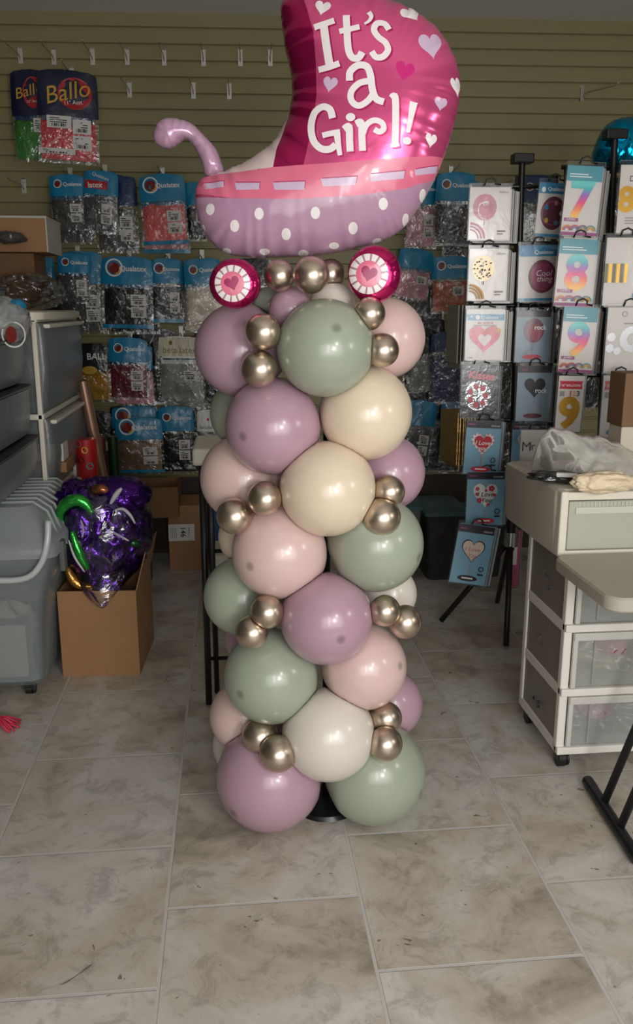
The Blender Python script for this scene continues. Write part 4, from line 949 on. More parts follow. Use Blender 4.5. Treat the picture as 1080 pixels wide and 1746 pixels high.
# big clear storage bin
a = pZ(82, 1190); BX1 = a.x; BY0 = a.y; 
bn = empty('storage_bin', (BX1-.28, BY0, 0), 'large clear lidded storage bin on wheels standing on the floor at far left', 'storage bin')
bm = NB(); w_ = .28
W0, W1 = .6, .56
def bring(z, g, y1=.56, r=.05): return (z, -.36-g*.5, .28+g, 0-g, y1+g, r)
loft(bm, [bring(.045, -.03), bring(.06, -.015), bring(.30, .005), bring(.42, .025), bring(.56, .07), bring(.60, .08)], cap1=False)
loft(bm, [bring(.595, .074), bring(.56, .064), bring(.42, .02), bring(.30, .0), bring(.065, -.02)], cap0=False)
obj('bin_body', bm, FROST, bn, smooth='auto')
bm = NB(); loft(bm, [bring(.60, .09), bring(.635, .09), bring(.66, .075), bring(.74, .02), bring(.775, -.01)], cap0=False)
for k in range(8):
    y = .06+k*.065; tube(bm, [(.35, y, .66), (.32, y, .745), (.27, y, .782), (-.2, y, .782)], .006, 6)
obj('bin_lid', bm, film('lid_plastic', (196, 204, 204), .42, .22, .2, 6), bn, smooth='auto')
bm = NB(); pts = spline([(.350, -.075, .74), (.345, -.10, .66), (.315, -.105, .58), (.25, -.108, .53), (.10, -.108, .535), (.0, -.106, .58), (-.06, -.09, .70)], 5)
for s in (0,):
    tube(bm, pts, .012, 8)
obj('latch_handle', bm, film('handle_plastic', (214, 220, 220), .7, .25, .1, 6), bn, smooth=True)
bm = NB(); box(bm, .362, .384, .0, .05, .52, .64, .006); obj('side_latch', bm, mat('grey_latch', (92, 94, 92), .4), bn)
for x, y in ((.20, .05), (.2, .52), (-.3, .05), (-.3, .52)): caster(bn, x, y, .02)
def inside(nm, lb, cat, c, s, m, seed, kind='stuff', **k):
    bm = NB(); blob(bm, (0, 0, 0), s, .35, 2.6, 4, seed); o = obj(nm, bm, m, smooth=True); o.location = c; tag(o, lb, cat, kind=kind); return o
fab = lambda n, c: mat('fabric_'+n, c, .8, var=.3, vscale=10, bump=.6, bscale=14)
B0 = Vector((BX1-.28, BY0, 0))
inside('packed_fabric', 'white fabric and tissue packed inside the large clear bin', 'fabric', B0+Vector((.06, .22, .22)), (.15, .14, .14), fab('white', (176, 170, 160)), 2)
inside('packed_fabric', 'grey crumpled fabric filling the top of the large clear bin', 'fabric', B0+Vector((.04, .32, .42)), (.22, .24, .12), fab('grey', (104, 104, 98)), 5)
inside('packed_fabric', 'teal cloth at the left inside the large clear bin', 'fabric', B0+Vector((-.2, .22, .24)), (.1, .14, .14), fab('teal', (52, 84, 92)), 7)
bm = NB(); box(bm, -.075, .075, 0, .1, 0, .22, .004); o = obj('paper_bundle', bm, mat('bundle_paper', (168, 164, 156), .8)); o.location = B0+Vector((.13, .04, .075)); tag(o, 'pale paper bundle standing inside the large clear bin', 'paper')
# stack of smoky drawers on the bin
AX = -.81
DY0 = pX(-25, 800, AX).y; DY1 = pX(70, 800, AX).y
dz = [pX(70, 806, AX).z, pX(70, 735, AX).z, pX(57, 652, AX).z, pX(57, 572, AX).z, pX(36, 486, AX).z]
tw = empty('drawer_tower', (AX-.26, (DY0+DY1)/2, BIN_T if False else .782), 'tower of smoky grey plastic drawers with black rims, on top of the large clear bin', 'drawer tower')
O = Vector(tw.location); hy = (DY1-DY0)/2
bm = NB(); box(bm, -.24, .2, -hy, hy, 0, dz[0]-O.z-.004, .01); obj('drawer_base', bm, FROST2, tw)
for i in range(4):
    z0, z1 = dz[i]-O.z, dz[i+1]-O.z; ins = [0, .012, .02, .07][i]; x1 = .26-ins; hh = hy-ins*.4
    bm = NB(); yy = lambda g: (-hh-g, hh+g)
    R = lambda z, g: (z, -.26, x1+g, -hh-g, hh+g, .05)
    loft(bm, [R(z0+.004, -.02), R(z0+.03, -.008), R(z0+(z1-z0)*.5, .0), R(z1-.03, .0), R(z1-.012, .008)], cap1=False)
    d = obj('drawer', bm, FROST2, tw, smooth='auto')
    bm = NB(); loft(bm, [R(z1-.022, .004), R(z1-.006, .010), R(z1-.004, -.012)]); obj('drawer_rim', bm, RIM, d, smooth='auto')
for k, (i, c, nm) in enumerate([(0, (96, 92, 88), 'grey'), (1, (150, 120, 110), 'rosy'), (2, (60, 110, 130), 'bluish'), (3, (70, 100, 100), 'green')]):
    zc = (dz[i]+dz[i+1])/2
    inside('drawer_contents', nm+' party supplies showing through the '+['lowest', 'second lowest', 'third', 'topmost'][k]+' smoky drawer', 'party supplies', (AX-.14, (DY0+DY1)/2, zc-.01), (.085, hy*.7, (dz[i+1]-dz[i])*.3), fab(nm, c), 11+k)
# crumpled balloon bag lying on the third drawer
pb = pX(24, 545, AX-.02)
bm = NB(); blob(bm, (0, 0, 0), (.07, .13, .07), .4, 2.5, 4, 3, 0, True); o = obj('crumpled_bag', bm, [film('crumpled_film', (205, 208, 206), .45, .15, .9, 18)], smooth=True); o.location = (pb.x-.02, pb.y-.05, dz[3]+.065)
tag(o, 'crumpled clear balloon bag with blue print spilling from the smoky drawer tower', 'balloon bag')
bm = NB(); blob(bm, (0, 0, 0), (.03, .04, .03), .3, 2.5, 3, 9); p_ = obj('blue_print', bm, QB, o, smooth=True); p_.location = (.05, -.01, .05)
P = Print(lambda x, z: 0); P.ring(0, 0, .042, .048, WHT); P.ell(-.01, 0, .022, .03, DRED); p_ = P.done('printed_logo', o); p_.location = (.055, -.12, -.05); p_.rotation_euler = (0, 0, .7)
# top drawer content / plastic
pb = pX(14, 440, AX-.14)
bm = NB(); blob(bm, (0, 0, 0), (.11, .16, .05), .4, 2.2, 4, 15, 0, True); o = obj('crumpled_bag', bm, film('dark_film', (110, 110, 108), .5, .15, .9, 14), smooth=True); o.location = (AX-.20, (DY0+DY1)/2, dz[4]+.06)
tag(o, 'dark crumpled plastic bag on the very top of the smoky drawer tower', 'plastic bag')
# cream drawer cart further back
CX = -.80; cy0 = pX(62, 600, CX).y; cy1 = pX(131, 600, CX).y; zt = pX(62, 545, CX).z
ct = empty('drawer_cart', (CX-.2, (cy0+cy1)/2, 0), 'cream framed drawer cart with grey bulging drawers behind the drawer tower', 'drawer cart')
hy2 = (cy1-cy0)/2; bm = NB()
zl = [.05, .31, .58, .85, .0]; zs_ = [.04, pX(100, 820, CX).z, pX(131, 690, CX).z+.0, zt]
zs_ = [.04, .30, .57, .86, 1.13, zt]
zs_ = [.04, .34, .70, 1.05, zt-.0]
for sx in (-.2, .185):
    for sy in (-hy2, hy2-.03): box(bm, sx, sx+.02, sy, sy+.03, .05, zt, .004)
for z in zs_: box(bm, -.2, .21, -hy2, hy2, z-.012, z+.012, .004)
obj('cart_frame', bm, CRM, ct)
bm = NB(); loft(bm, [(zt, -.2, .235, -hy2-.01, hy2+.01, .06), (zt+.03, -.2, .235, -hy2-.01, hy2+.01, .06), (zt+.036, -.19, .21, -hy2+.01, hy2-.01, .05)]); obj('top_tray', bm, CRM, ct, smooth='auto')
for i in range(4):
    z0, z1 = zs_[i]+.014, zs_[i+1]-.014
    R = lambda z, g: (z, -.17, .195+g, -hy2+.036, hy2-.036, .03)
    bm = NB(); loft(bm, [R(z0, .005), R(z0+.03, .03), R((z0+z1)/2, .045), R(z1-.02, .04), R(z1, .03)]); d = obj('drawer', bm, FROST2, ct, smooth='auto')
    bm = NB(); box(bm, .222, .252, -hy2+.05, hy2-.05, z1-.022, z1-.004, .006); obj('drawer_lip', bm, CRM, d)
for x, y in ((-.17, -hy2+.03), (.17, -hy2+.03), (-.17, hy2-.03), (.17, hy2-.03)): caster(ct, x, y, .02)
# clear plastic sheeting piled on the cart
bm = NB(); blob(bm, (0, 0, 0), (.13, .26, .07), .35, 2.2, 5, 21, 0, True); o = obj('plastic_sheeting', bm, film('sheeting', (150, 150, 140), .08, .15, .9, 12, True), smooth=True); o.location = (CX-.12, (cy0+cy1)/2, zt+.12)
tag(o, 'crumpled clear plastic sheeting piled on the cream drawer cart', 'plastic sheeting')
# cardboard boxes high at the left, on the tower's far side
def carton(nm, x0, x1, y0, y1, z0, z1, m, lb, flaps=False, rz=0, cat='cardboard box'):
    c = Vector(((x0+x1)/2, (y0+y1)/2, z0)); r = empty(nm, c, lb, cat, rz); hx, hy_, h = (x1-x0)/2, (y1-y0)/2, z1-z0
    bm = NB()
    if flaps:
        t = .004
        box(bm, -hx, hx, -hy_, hy_, 0, t); box(bm, -hx, hx, -hy_, -hy_+t, t, h); box(bm, -hx, hx, hy_-t, hy_, t, h); box(bm, -hx, -hx+t, -hy_+t, hy_-t, t, h); box(bm, hx-t, hx, -hy_+t, hy_-t, t, h)
    else:
        box(bm, -hx, hx, -hy_, hy_, 0, h, .003)
    obj('box_body', bm, m, r)
    return r, hx, hy_, h
s0 = pF(0, 430, 4.2); s1 = pF(77, 370, 4.2)
bk, hx, hy_, h = carton('cardboard_box', s1.x-.42, s1.x, s1.y, s1.y+.34, s0.z, s1.z, KRAFT, 'tan cardboard box high at the left, above the drawers')
bm = NB(); box(bm, -hx-.004, hx+.006, -hy_-.006, hy_+.006, h-.006, h+.004); obj('pale_lid_edge', bm, mat('pale_card', (190, 186, 172), .7), bk)
bm = NB(); box(bm, hx-.004, hx+.004, -hy_, hy_, .0, h); obj('white_side', bm, mat('pale_card', (190, 186, 172), .7), bk)
carton('cardboard_box', s1.x-.44, pF(62, 470, 4.25).x, s1.y+.03, s1.y+.3, pF(30, 512, 4.25).z, s0.z-.003, KRD, 'darker brown cardboard box directly under the tan one at the left')
# a box standing on the cart that carries both
zc = pF(30, 512, 4.25).z
bm = NB(); blob(bm, (0, 0, 0), (.07, .06, .03), .3, 2.5, 3, 4); o = obj('crumpled_bag', bm, film('dark_film2', (90, 90, 88), .5, .15, .9, 14), smooth=True); o.location = pF(18, 405, 4.12); tag(o, 'dark crumpled plastic stuck on the front of the tan cardboard box', 'plastic bag')
# small white boxes near the cart
q = pF(88, 765, 3.72); carton('white_box', q.x-.07, q.x+.05, q.y, q.y+.12, q.z-.06, q.z+.02, mat('white_card', (206, 200, 186), .7), 'small white cardboard box lying in front of the cream cart', cat='box')
carton('kraft_tray', q.x-.08, q.x+.06, q.y+.0, q.y+.18, q.z-.11, q.z-.063, KRAFT, 'brown cardboard tray under the small white box', cat='box')
carton('grey_block', q.x-.1, q.x+.07, q.y-.01, q.y+.2, .784, q.z-.113, FROST2, 'smoky plastic case under the brown tray on the bin lid', cat='case') if q.z-.113 > .80 else None
# gift wrap rolls
GW = 'tall rolls of gift wrap behind the purple foil bag'
def roll(tpx, F, r, m, lb, lean=(0, 0), topm=None):
    T = pF(*tpx, F); B = Vector((T.x+lean[0], T.y+lean[1], 0.0)); bm = NB(); tube(bm, [B, T], r, 20)
    o = obj('gift_wrap_roll', bm, m, smooth='auto'); tag(o, lb, 'gift wrap roll', GW)
    t = NB(); d = (T-B).normalized(); tube(t, [T, T+d*.002], r*.75, 20); obj('hollow_end', t, topm or mat('roll_core', (120, 104, 90), .8), o)
roll((141, 650), 4.35, .03, mat('copper_wrap', (176, 138, 116), .3, metal=.6), 'tall copper coloured roll leaning among the gift wrap', (.15, .05))
roll((172, 744), 4.45, .024, mat('rosewood_wrap', (110, 52, 48), .3, metal=.5), 'short dark rosy metallic roll right of the copper one')
roll((192, 744), 4.5, .028, mat('green_wrap', (34, 66, 34), .3, metal=.5), 'short dark green metallic roll of gift wrap')
T = pF(146, 748, 4.15); g = empty('polka_dot_roll', (T.x, T.y, 0), 'red roll with yellow and blue dots and white edge beside the copper roll', 'gift wrap roll', group=None)
bm = NB(); cyl(bm, (0, 0, 0), (0, 0, T.z), .052, 28); obj('red_wrap', bm, mat('red_gift_wrap', (190, 30, 30), .35, coat=.4), g, smooth='auto')
bm = NB(); box(bm, -.066, -.05, -.03, .03, 0, T.z-.003, .004); obj('white_edge', bm, PWH, g)
for k, (x, z, c) in enumerate([(.0, -.05, (220, 180, 60)), (.02, -.13, (70, 170, 190)), (-.02, -.1, (20, 40, 60)), (-.03, -.02, (40, 140, 150)), (.0, -.21, (230, 225, 215)), (.02, -.3, (220, 180, 60)), (-.02, -.27, (20, 40, 60))]):
    P = Print(lambda a, b: math.sqrt(max(0, .0525**2-a*a))); P.ell(x, z, .017, .017, mat('dot%d' % k, c, .4), 16); o = P.done('printed_dot', g); o.location = (0, 0, T.z)
# cardboard box with foil bag
A0 = pZ(112, 1155); A1 = pZ(245, 1148); bt = pF(175, 1010, A0.dot(HF)).z
cb_, hx, hy_, h = carton('cardboard_box', A0.x, A1.x, A0.y, A0.y+.40, 0, bt, KRAFT, 'open cardboard box on the floor under the bag of purple foil balloons', True, rz=-.06)
for (sx, nm) in ((1, 'r'), (-1, 'l')):
    bm = NB(); q = [(sx*hx, -hy_, h), (sx*hx, hy_, h), (sx*(hx+.035), hy_-.02, h+.15 if sx > 0 else h-.02), (sx*(hx+.035), -hy_+.06, h+.15 if sx > 0 else h-.02)]
    v = [bm.verts.new(p) for p in q]+[bm.verts.new((p[0]+.004, p[1], p[2])) for p in q]
    for f in ((0, 1, 2, 3), (7, 6, 5, 4), (0, 4, 5, 1), (1, 5, 6, 2), (2, 6, 7, 3), (3, 7, 4, 0)): bm.faces.new([v[i] for i in f])
    obj('flap', bm, KRAFT, cb_)
bm = NB(); v = [bm.verts.new(p) for p in ((-hx, hy_, h), (hx, hy_, h), (hx-.01, hy_+.03, h+.2), (-hx+.01, hy_+.03, h+.2), (-hx, hy_-.004, h), (hx, hy_-.004, h), (hx-.01, hy_+.026, h+.2), (-hx+.01, hy_+.026, h+.2))]
for f in ((0, 1, 2, 3), (7, 6, 5, 4), (0, 4, 5, 1), (1, 5, 6, 2), (2, 6, 7, 3), (3, 7, 4, 0)): bm.faces.new([v[i] for i in f])
obj('flap', bm, KRAFT, cb_)
fc = pF(176, 905, A0.dot(HF)+.13); FBK = A0.dot(HF)+.13
fo = empty('foil_balloon_bundle', fc, 'bundle of deflated purple and green foil balloons in the clear bag on the cardboard box', 'foil balloons')
purp = mat('purple_foil', (84, 40, 140), .18, metal=.9, bump=1.0, bscale=22)
kpx = (pF(177, 905, FBK)-fc).dot(RT)
def loc(px, py, dy=0.): d = pF(px, py, FBK)-fc; return (d.x, d.y+dy, d.z)
bm = NB(); blob(bm, (0, 0, 0), (.165, .13, .185), .34, 3.6, 5, 31, 0, True)
c2 = loc(205, 845); blob(bm, c2, (.11, .1, .07), .3, 3.2, 4, 33, 0, True); c2 = loc(130, 860); blob(bm, c2, (.075, .09, .09), .3, 3.2, 4, 35, 0, True); obj('purple_foil_folds', bm, purp, fo, smooth=True)
def swoosh(pts, wd, m, nm, dy, th=.012):
    P = spline([loc(x, y, dy) for x, y in pts], 6); bm = NB(); n = len(P)
    tube(bm, P, wd, 8, rs=[wd*(.35+.65*math.sin(PI*(i+.5)/n)) for i in range(n)]); 
    o = obj(nm, bm, m, fo, smooth=True)
GRF = mat('green_foil', (60, 170, 70), .2, metal=.7, bump=.8, bscale=14); WTF = mat('white_foil_trim', (200, 196, 200), .3, coat=.5); GDF = mat('gold_foil', (190, 140, 70), .2, metal=.8, bump=.6)
swoosh([(114, 882), (112, 862), (126, 845), (146, 842), (162, 856), (168, 872)], .026, GRF, 'green_foil_swirl', -.125)
swoosh([(134, 890), (142, 915), (152, 938), (160, 952)], .02, GRF, 'green_foil_strip', -.15)
swoosh([(108, 884), (120, 905), (140, 912), (152, 892), (148, 872)], .006, WTF, 'white_trim', -.145)
swoosh([(130, 902), (140, 930), (156, 954)], .005, WTF, 'white_trim', -.172)
swoosh([(202, 858), (216, 856), (228, 866), (236, 880)], .007, WTF, 'white_trim', -.125)
swoosh([(190, 888), (208, 898), (226, 908)], .006, WTF, 'white_trim', -.13)
swoosh([(195, 848), (205, 832), (214, 822)], .011, WTF, 'white_trim', -.12)
swoosh([(122, 955), (130, 972), (142, 984), (164, 988)], .022, GDF, 'gold_foil_piece', -.10)
swoosh([(162, 830), (178, 826), (192, 832)], .022, mat('copper_foil', (150, 92, 60), .25, metal=.8), 'copper_foil_piece', -.09)
swoosh([(218, 905), (230, 915), (242, 918)], .02, mat('dark_green_foil', (40, 90, 50), .25, metal=.7), 'dark_green_foil_piece', -.09)
# the clear bag around it with its twisted tail hanging over the box front
bm = NB(); rings = []
prof = [(255, 802, 0.5), (0, 0, 0)]
r = bmesh.ops.create_icosphere(bm, subdivisions=5, radius=1)
for v in r['verts']:
    d = v.co.normalized(); n = .5*noise.noise(d*2.2+Vector((4, 1, 7)))+.25*noise.noise(d*6); k = 1+.16*n
    x, y, z = d.x*.205*k, d.y*.165*k, d.z*.215*k
    if d.z < -.68:                                   # gather to a point at the lower front
        s = (-d.z-.68)/.32; x *= 1-.35*s; y = y*(1-.6*s)-.17*s; z -= .06*s*s
        x -= .0*s
    v.co = Vector((x, y, z))
for v in bm.verts:
    if v.co.z < -.17 and v.co.y > -.13: v.co.y = min(v.co.y, .1)
o = obj('clear_plastic_bag', bm, film('clear_poly_bag', (180, 180, 180), .07, .16, 1.0, 12, True), smooth=True); o.location = fc; tag(o, 'clear plastic bag with pointed tail around the purple foil balloons', 'plastic bag')
# blue container, '146' carton and things on the floor at the back
cB = carton('blue_bin', pZ(255, 1005).x-.26, pZ(255, 1005).x+.0, 4.25, 4.66, 0, .34, mat('deep_blue_plastic', (22, 30, 120), .45), 'deep blue box on the floor behind the open cardboard box', cat='bin')
x0 = pF(290, 960, 4.72).x; x1 = pF(347, 960, 4.72).x; zz = pF(318, 862, 4.72).z
c146, hx, hy_, h = carton('cardboard_box', x0, x1+.03, pF(318, 962, 4.72).y, pF(318, 962, 4.72).y+.3, 0, zz, KRAFT, 'cardboard box with a white label reading 146 at the back wall')
P = Print(lambda x, z: hy_+.0015); P.rect(-hx+.0, -hx+.15, h-.21, h-.11, WHT)
P.text('146', -hx+.085, h-.16, INK, width=.055, bold=.02, rot=-PI/2)
for k in range(5): P.rect(-hx+.115, -hx+.118+.001*k, h-.185+.012*k, h-.178+.012*k, INK)
for k in range(4): P.rect(-hx+.012+.01*k, -hx+.015+.01*k, h-.19, h-.13, GREYT)
P.done('shipping_label', c146)
x2 = pF(212, 855, 4.45).x; carton('cardboard_box', x2-.05, x2+.28, 4.68, 4.98, .345+.0, .52, KRD, 'brown cardboard flap box above the deep blue box', True)
xb = pF(366, 900, 4.6).x; carton('blue_bin', xb-.02, xb+.25, 4.7, 5.0, 0, .42, mat('teal_blue_plastic', (16, 62, 110), .45), 'blue bin behind the folding frame, beside the 146 box', cat='bin')
xb = pF(366, 950, 4.2).x; carton('white_box', xb-.0, xb+.25, 4.2, 4.5, 0, pF(366, 945, 4.2).z, mat('white_card', (206, 200, 186), .7), 'low white box on the floor behind the left of the column', cat='box')
# black folding frame with cream top, behind the column
f0 = pZ(357, 1205); ff = f0.dot(HF); zt_ = pF(355, 783, ff).z
fr = empty('folding_stand', f0, 'black metal folding stand with a cream top, half hidden behind the column', 'folding stand')
fl = pF(344, 800, ff)-f0; bm = NB(); tube(bm, [(0, 0, .012), (fl.x, fl.y+.02, zt_)], .013, 10); obj('leg', bm, blk, fr, smooth=True)
bm = NB(); tube(bm, [(.03, .10, .012), (fl.x+.03, fl.y-.10, zt_)], .011, 10); obj('leg', bm, blk, fr, smooth=True)
bm = NB(); tube(bm, [(.40, 0, .012), (.40, .02, zt_)], .013, 10); obj('leg', bm, blk, fr, smooth=True)
bm = NB(); tube(bm, [(.38, .10, .012), (.38, -.10, zt_)], .011, 10); obj('leg', bm, blk, fr, smooth=True)
for z in (pF(372, 1125, ff).z, pF(372, 1122, ff).z+.42):
    bm = NB(); tube(bm, [(.0, .01, z), (.40, .01, z)], .008, 8); obj('cross_bar', bm, blk, fr, smooth=True)
bm = NB(); box(bm, fl.x-.025, .44, -.14, .18, zt_, zt_+pF(355, 755, ff).z-zt_, .01); obj('stand_top', bm, CRM, fr)
# pink fringe at the left edge
fp = pZ(4, 1240); bm = NB()
for k in range(26):
    a = random.uniform(-.7, .5); L = random.uniform(.06, .1); tube(bm, [(0, random.uniform(-.02, .02), .012+random.uniform(0, .03)), (L*.5*math.cos(a), L*.5*math.sin(a), .03+random.uniform(-.012, .012)), (L*math.cos(a), L*math.sin(a), .006)], .0035, 5)
blob(bm, (-.03, 0, .035), (.05, .04, .034), .1, 2, 3, 1)
o = obj('pink_tassel', bm, mat('pink_red_fringe', (206, 50, 80), .5), smooth=True); o.location = (fp.x-.03, fp.y, 0); tag(o, 'pink red fringe tassel lying on the tiles at the left picture edge', 'tassel')
# dark clear totes at the back right of the column
def tote(px0, px1, py0, F, depth, lb, m, cont=None):
    g0 = pF(px0, 950, F); g1 = pF(px1, 950, F); z1 = pF((px0+px1)/2, py0, F).z; hx = (g1.x-g0.x)/2
    r = empty('storage_tote', ((g0.x+g1.x)/2, g0.y+depth/2, 0), lb, 'storage bin'); R = lambda z, g: (z, -hx-g, hx+g, -depth/2-g, depth/2+g, .03)
    bm = NB(); loft(bm, [R(.002, -.03), R(z1-.05, -.005), R(z1-.03, 0)], cap1=False); obj('tote_body', bm, m, r, smooth='auto')
    bm = NB(); loft(bm, [R(z1-.03, .01), R(z1-.01, .012), R(z1, -.005)]); obj('tote_lid', bm, film('tote_lid', (90, 120, 124), .6, .3, .2, 6), r, smooth='auto')
    b = NB(); blob(b, (0, 0, 0), (hx*.75, depth*.38, z1*.36), .3, 2.4, 4, px0 % 17); o = obj('packed_supplies', b, cont, smooth=True); o.location = ((g0.x+g1.x)/2, g0.y+depth/2, z1*.45)
    tag(o, 'jumbled dark supplies inside the '+lb, 'party supplies', kind='stuff')
tote(640, 722, 862, 4.45, .4, 'dark clear tote with teal lid just right of the column', FROST2, fab('dusk', (40, 44, 46)))
tote(725, 800, 872, 4.5, .4, 'dark clear tote behind the lowest blue heart package', film('dusky_plastic', (80, 84, 84), .35, .3, .3, 8), fab('brown', (58, 44, 38)))
tote(805, 868, 880, 4.55, .35, 'dark clear tote behind the rack legs', film('dusky_plastic', (80, 84, 84), .35, .3, .3, 8), fab('dusk2', (38, 36, 40)))
# ================================================================== right side: drawer cart, beige drawer unit, folding table
cx0 = 1.045; cyf = 2.43; cyb = 2.80; cw = .46
WP = mat('white_plastic', (232, 228, 220), .38, coat=.15); DRW = film('clear_drawer_plastic', (216, 218, 212), .34, .22, .2, 7); DRWS = film('cloudy_side_plastic', (158, 150, 138), .5, .3, .3, 7)
kt = empty('drawer_cart', (cx0+cw/2, cyf, 0), 'white framed drawer cart with clear drawers on black casters at right', 'drawer cart')
hx = cw/2; D_ = cyb-cyf; zb = .062; zt = .742
rails = [zb+.012, pX(955, 1184, cx0).z if False else .285, .508, zt-.01]
bm = NB()
for sx in (-hx, hx-.028):
    for sy in (0, D_-.03): box(bm, sx, sx+.028, sy, sy+.03, zb, zt, .005)
for z in (.505, .283): 
    for sx in (-hx, hx-.02): box(bm, sx+.002, sx+.018, .03, D_-.03, z-.022, z+.014, .003)
for sx in (-hx, hx-.02): box(bm, sx, sx+.02, .02, D_-.02, zb, zb+.035, .003); box(bm, sx, sx+.02, .02, D_-.02, zt-.03, zt, .003)
for z in (zb+.012, .283, .505, zt-.012): box(bm, -hx, hx, -.012, .02, z-.013, z+.013, .004)
box(bm, -hx+.01, hx-.01, .02, D_-.01, zb+.005, zb+.015); 
obj('cart_frame', bm, WP, kt)
for i, (z0, z1) in enumerate(((zb+.028, .268), (.299, .49), (.521, zt-.03))):
    R = lambda z, g: (z, -hx+.034-g, hx-.034+g, .0-g*.3, D_-.03, .012)
    bm = NB(); loft(bm, [R(z0, -.012), R(z0+.02, -.004), R(z1, .0)], cap1=False); d = obj('drawer', bm, DRW, kt, smooth='auto')
    bm = NB(); box(bm, -hx+.03, hx-.03, -.016, .004, z1-.026, z1, .003); box(bm, -hx+.03, -hx+.045, -.012, .002, z0, z1-.02, .002); box(bm, hx-.045, hx-.03, -.012, .002, z0, z1-.02, .002); obj('drawer_rim', bm, film('milky_plastic', (224, 222, 214), .72, .3, .1, 7), d)
    for rx_ in (-hx+.10, .08): bm = NB(); box(bm, rx_, rx_+.003, -.012, -.004, z0+.01, z1-.03); obj('moulded_rib', bm, DRW, d)
    bm = NB(); box(bm, -hx+.006, -hx+.011, .03, D_-.03, z0-.01, z1+.02); obj('side_panel', bm, DRWS, kt)
for x, y in ((-hx+.03, .03), (hx-.04, .03), (-hx+.03, D_-.04), (hx-.04, D_-.04)): caster(kt, x, y, .027)
KO = Vector(kt.location)
for i, (z, c, nm) in enumerate([(.16, (112, 112, 106), 'grey and mauve'), (.385, (138, 136, 112), 'green and rose'), (.60, (104, 112, 108), 'grey green')]):
    mm = mat('packed_'+nm.split()[0]+str(i), c, .35, coat=.5, bump=1.0, bscale=16, var=.7, vscale=14)
    bm = NB(); blob(bm, (0, 0, 0), (hx*.78, D_*.36, .07), .5, 3.5, 5, 41+i, 0, True); o = obj('packed_balloons', bm, mm, smooth=True); o.location = KO+Vector((.01, D_*.5, z)); tag(o, nm+' packed balloon bags inside the '+['lowest', 'middle', 'upper'][i]+' clear drawer', 'balloon bags', kind='stuff')
    bm = NB(); blob(bm, (0, 0, 0), (.05, .05, .03), .4, 3.5, 4, 51+i, 0, True); o = obj('packed_balloons', bm, mat('rosy_pack%d' % i, [(168, 120, 140), (150, 70, 80), (90, 100, 70)][i], .35, coat=.5, bump=.8, bscale=18), smooth=True); o.location = KO+Vector((-.08+.04*i, .06, z+.035)); tag(o, ['mauve', 'red', 'olive'][i]+' balloon pack near the front of the '+['lowest', 'middle', 'upper'][i]+' clear drawer', 'balloon pack')
# beige single drawer unit on top
ux0 = cx0-.045; uy1 = 2.95; uz0, uz1 = zt+.004, .955
un = empty('drawer_unit', (ux0+.31, cyf, uz0), 'beige plastic drawer unit with one wide drawer on top of the white cart', 'drawer unit')
hx = .31; h = uz1-uz0; Dn = uy1-cyf; bm = NB()
R = lambda z, g, y0=.02: (z, -hx-g, hx+g, y0-g*.5, Dn+g, .02)
loft(bm, [R(0, -.004), R(.02, 0), R(h-.035, .006), R(h-.008, .004), R(h, -.008)]); obj('unit_shell', bm, BEIGE, un, smooth='auto')
bm = NB()
for a in ((-hx+.0, -hx+.026, -.0, h-.002), (hx-.026, hx, -.0, h-.002)): box(bm, a[0], a[1], -.0105, .03, a[2], a[3], .006)
box(bm, -hx+.012, hx-.012, -.008, .028, h-.03, h-.004, .004); box(bm, -hx+.012, hx-.012, -.008, .028, .001, .018, .004); obj('front_frame', bm, mat('ivory_frame', (226, 220, 204), .38, coat=.2), un)
bm = NB(); box(bm, -hx+.03, hx-.03, -.002, .022, .02, h-.034, .004); d = obj('drawer', bm, mat('frosted_drawer_front', (178, 180, 164), .35, coat=.2), un)
bm = NB(); box(bm, -hx+.05, hx-.05, -.007, -.001, h-.075, h-.052, .003)
for k in range(40): x = -hx+.06+k*.0125; box(bm, x, x+.003, -.0045, -.0015, h-.05, h-.036)
obj('pull_lip', bm, mat('frosted_drawer_lip', (204, 204, 190), .3, coat=.3), d)
# folding table
tz = .762; tx0 = pX(952, 950, .985).x; ty0, ty1 = 1.985, cyf-.03
ft = empty('folding_table', (1.5, (ty0+ty1)/2, 0), 'beige plastic folding table with rounded corners and dark metal legs at the right edge', 'folding table')
bm = NB(); X0 = .972-1.5; X1 = .75; hy = (ty1-ty0)/2
loft(bm, [(tz-.042, X0+.006, X1, -hy+.006, hy-.006, .045), (tz-.036, X0, X1, -hy, hy, .05), (tz-.006, X0, X1, -hy, hy, .05), (tz, X0+.006, X1-.006, -hy+.006, hy-.006, .045)], n=8); obj('table_top', bm, mat('table_plastic', (176, 170, 156), .5, bump=.15, bscale=60, var=.06, vscale=20), ft, smooth='auto')
bm = NB(); loft(bm, [(tz-.044, X0+.08, X0+.20, -hy-.004, -hy+.03, .006), (tz+.001, X0+.08, X0+.20, -hy-.004, -hy+.03, .006)]); obj('edge_clip', bm, mat('clip_plastic', (200, 188, 176), .45), ft)
bm = NB()
for i in range(5):
    p = (X0+.16+.018*(i % 2), -.02-.03*(i//2)); box(bm, p[0], p[0]+.012, p[1], p[1]+.003, tz, tz+.0006)
obj('scuff_marks', bm, mat('scuff_dark', (96, 92, 86), .6), ft)
LM = mat('dark_leg_metal', (44, 45, 48), .4, metal=.5, var=.3, vscale=30)
p0 = pZ(1003, 1332, .018); p1 = pZ(1088, 1465, .018); O = Vector(ft.location)
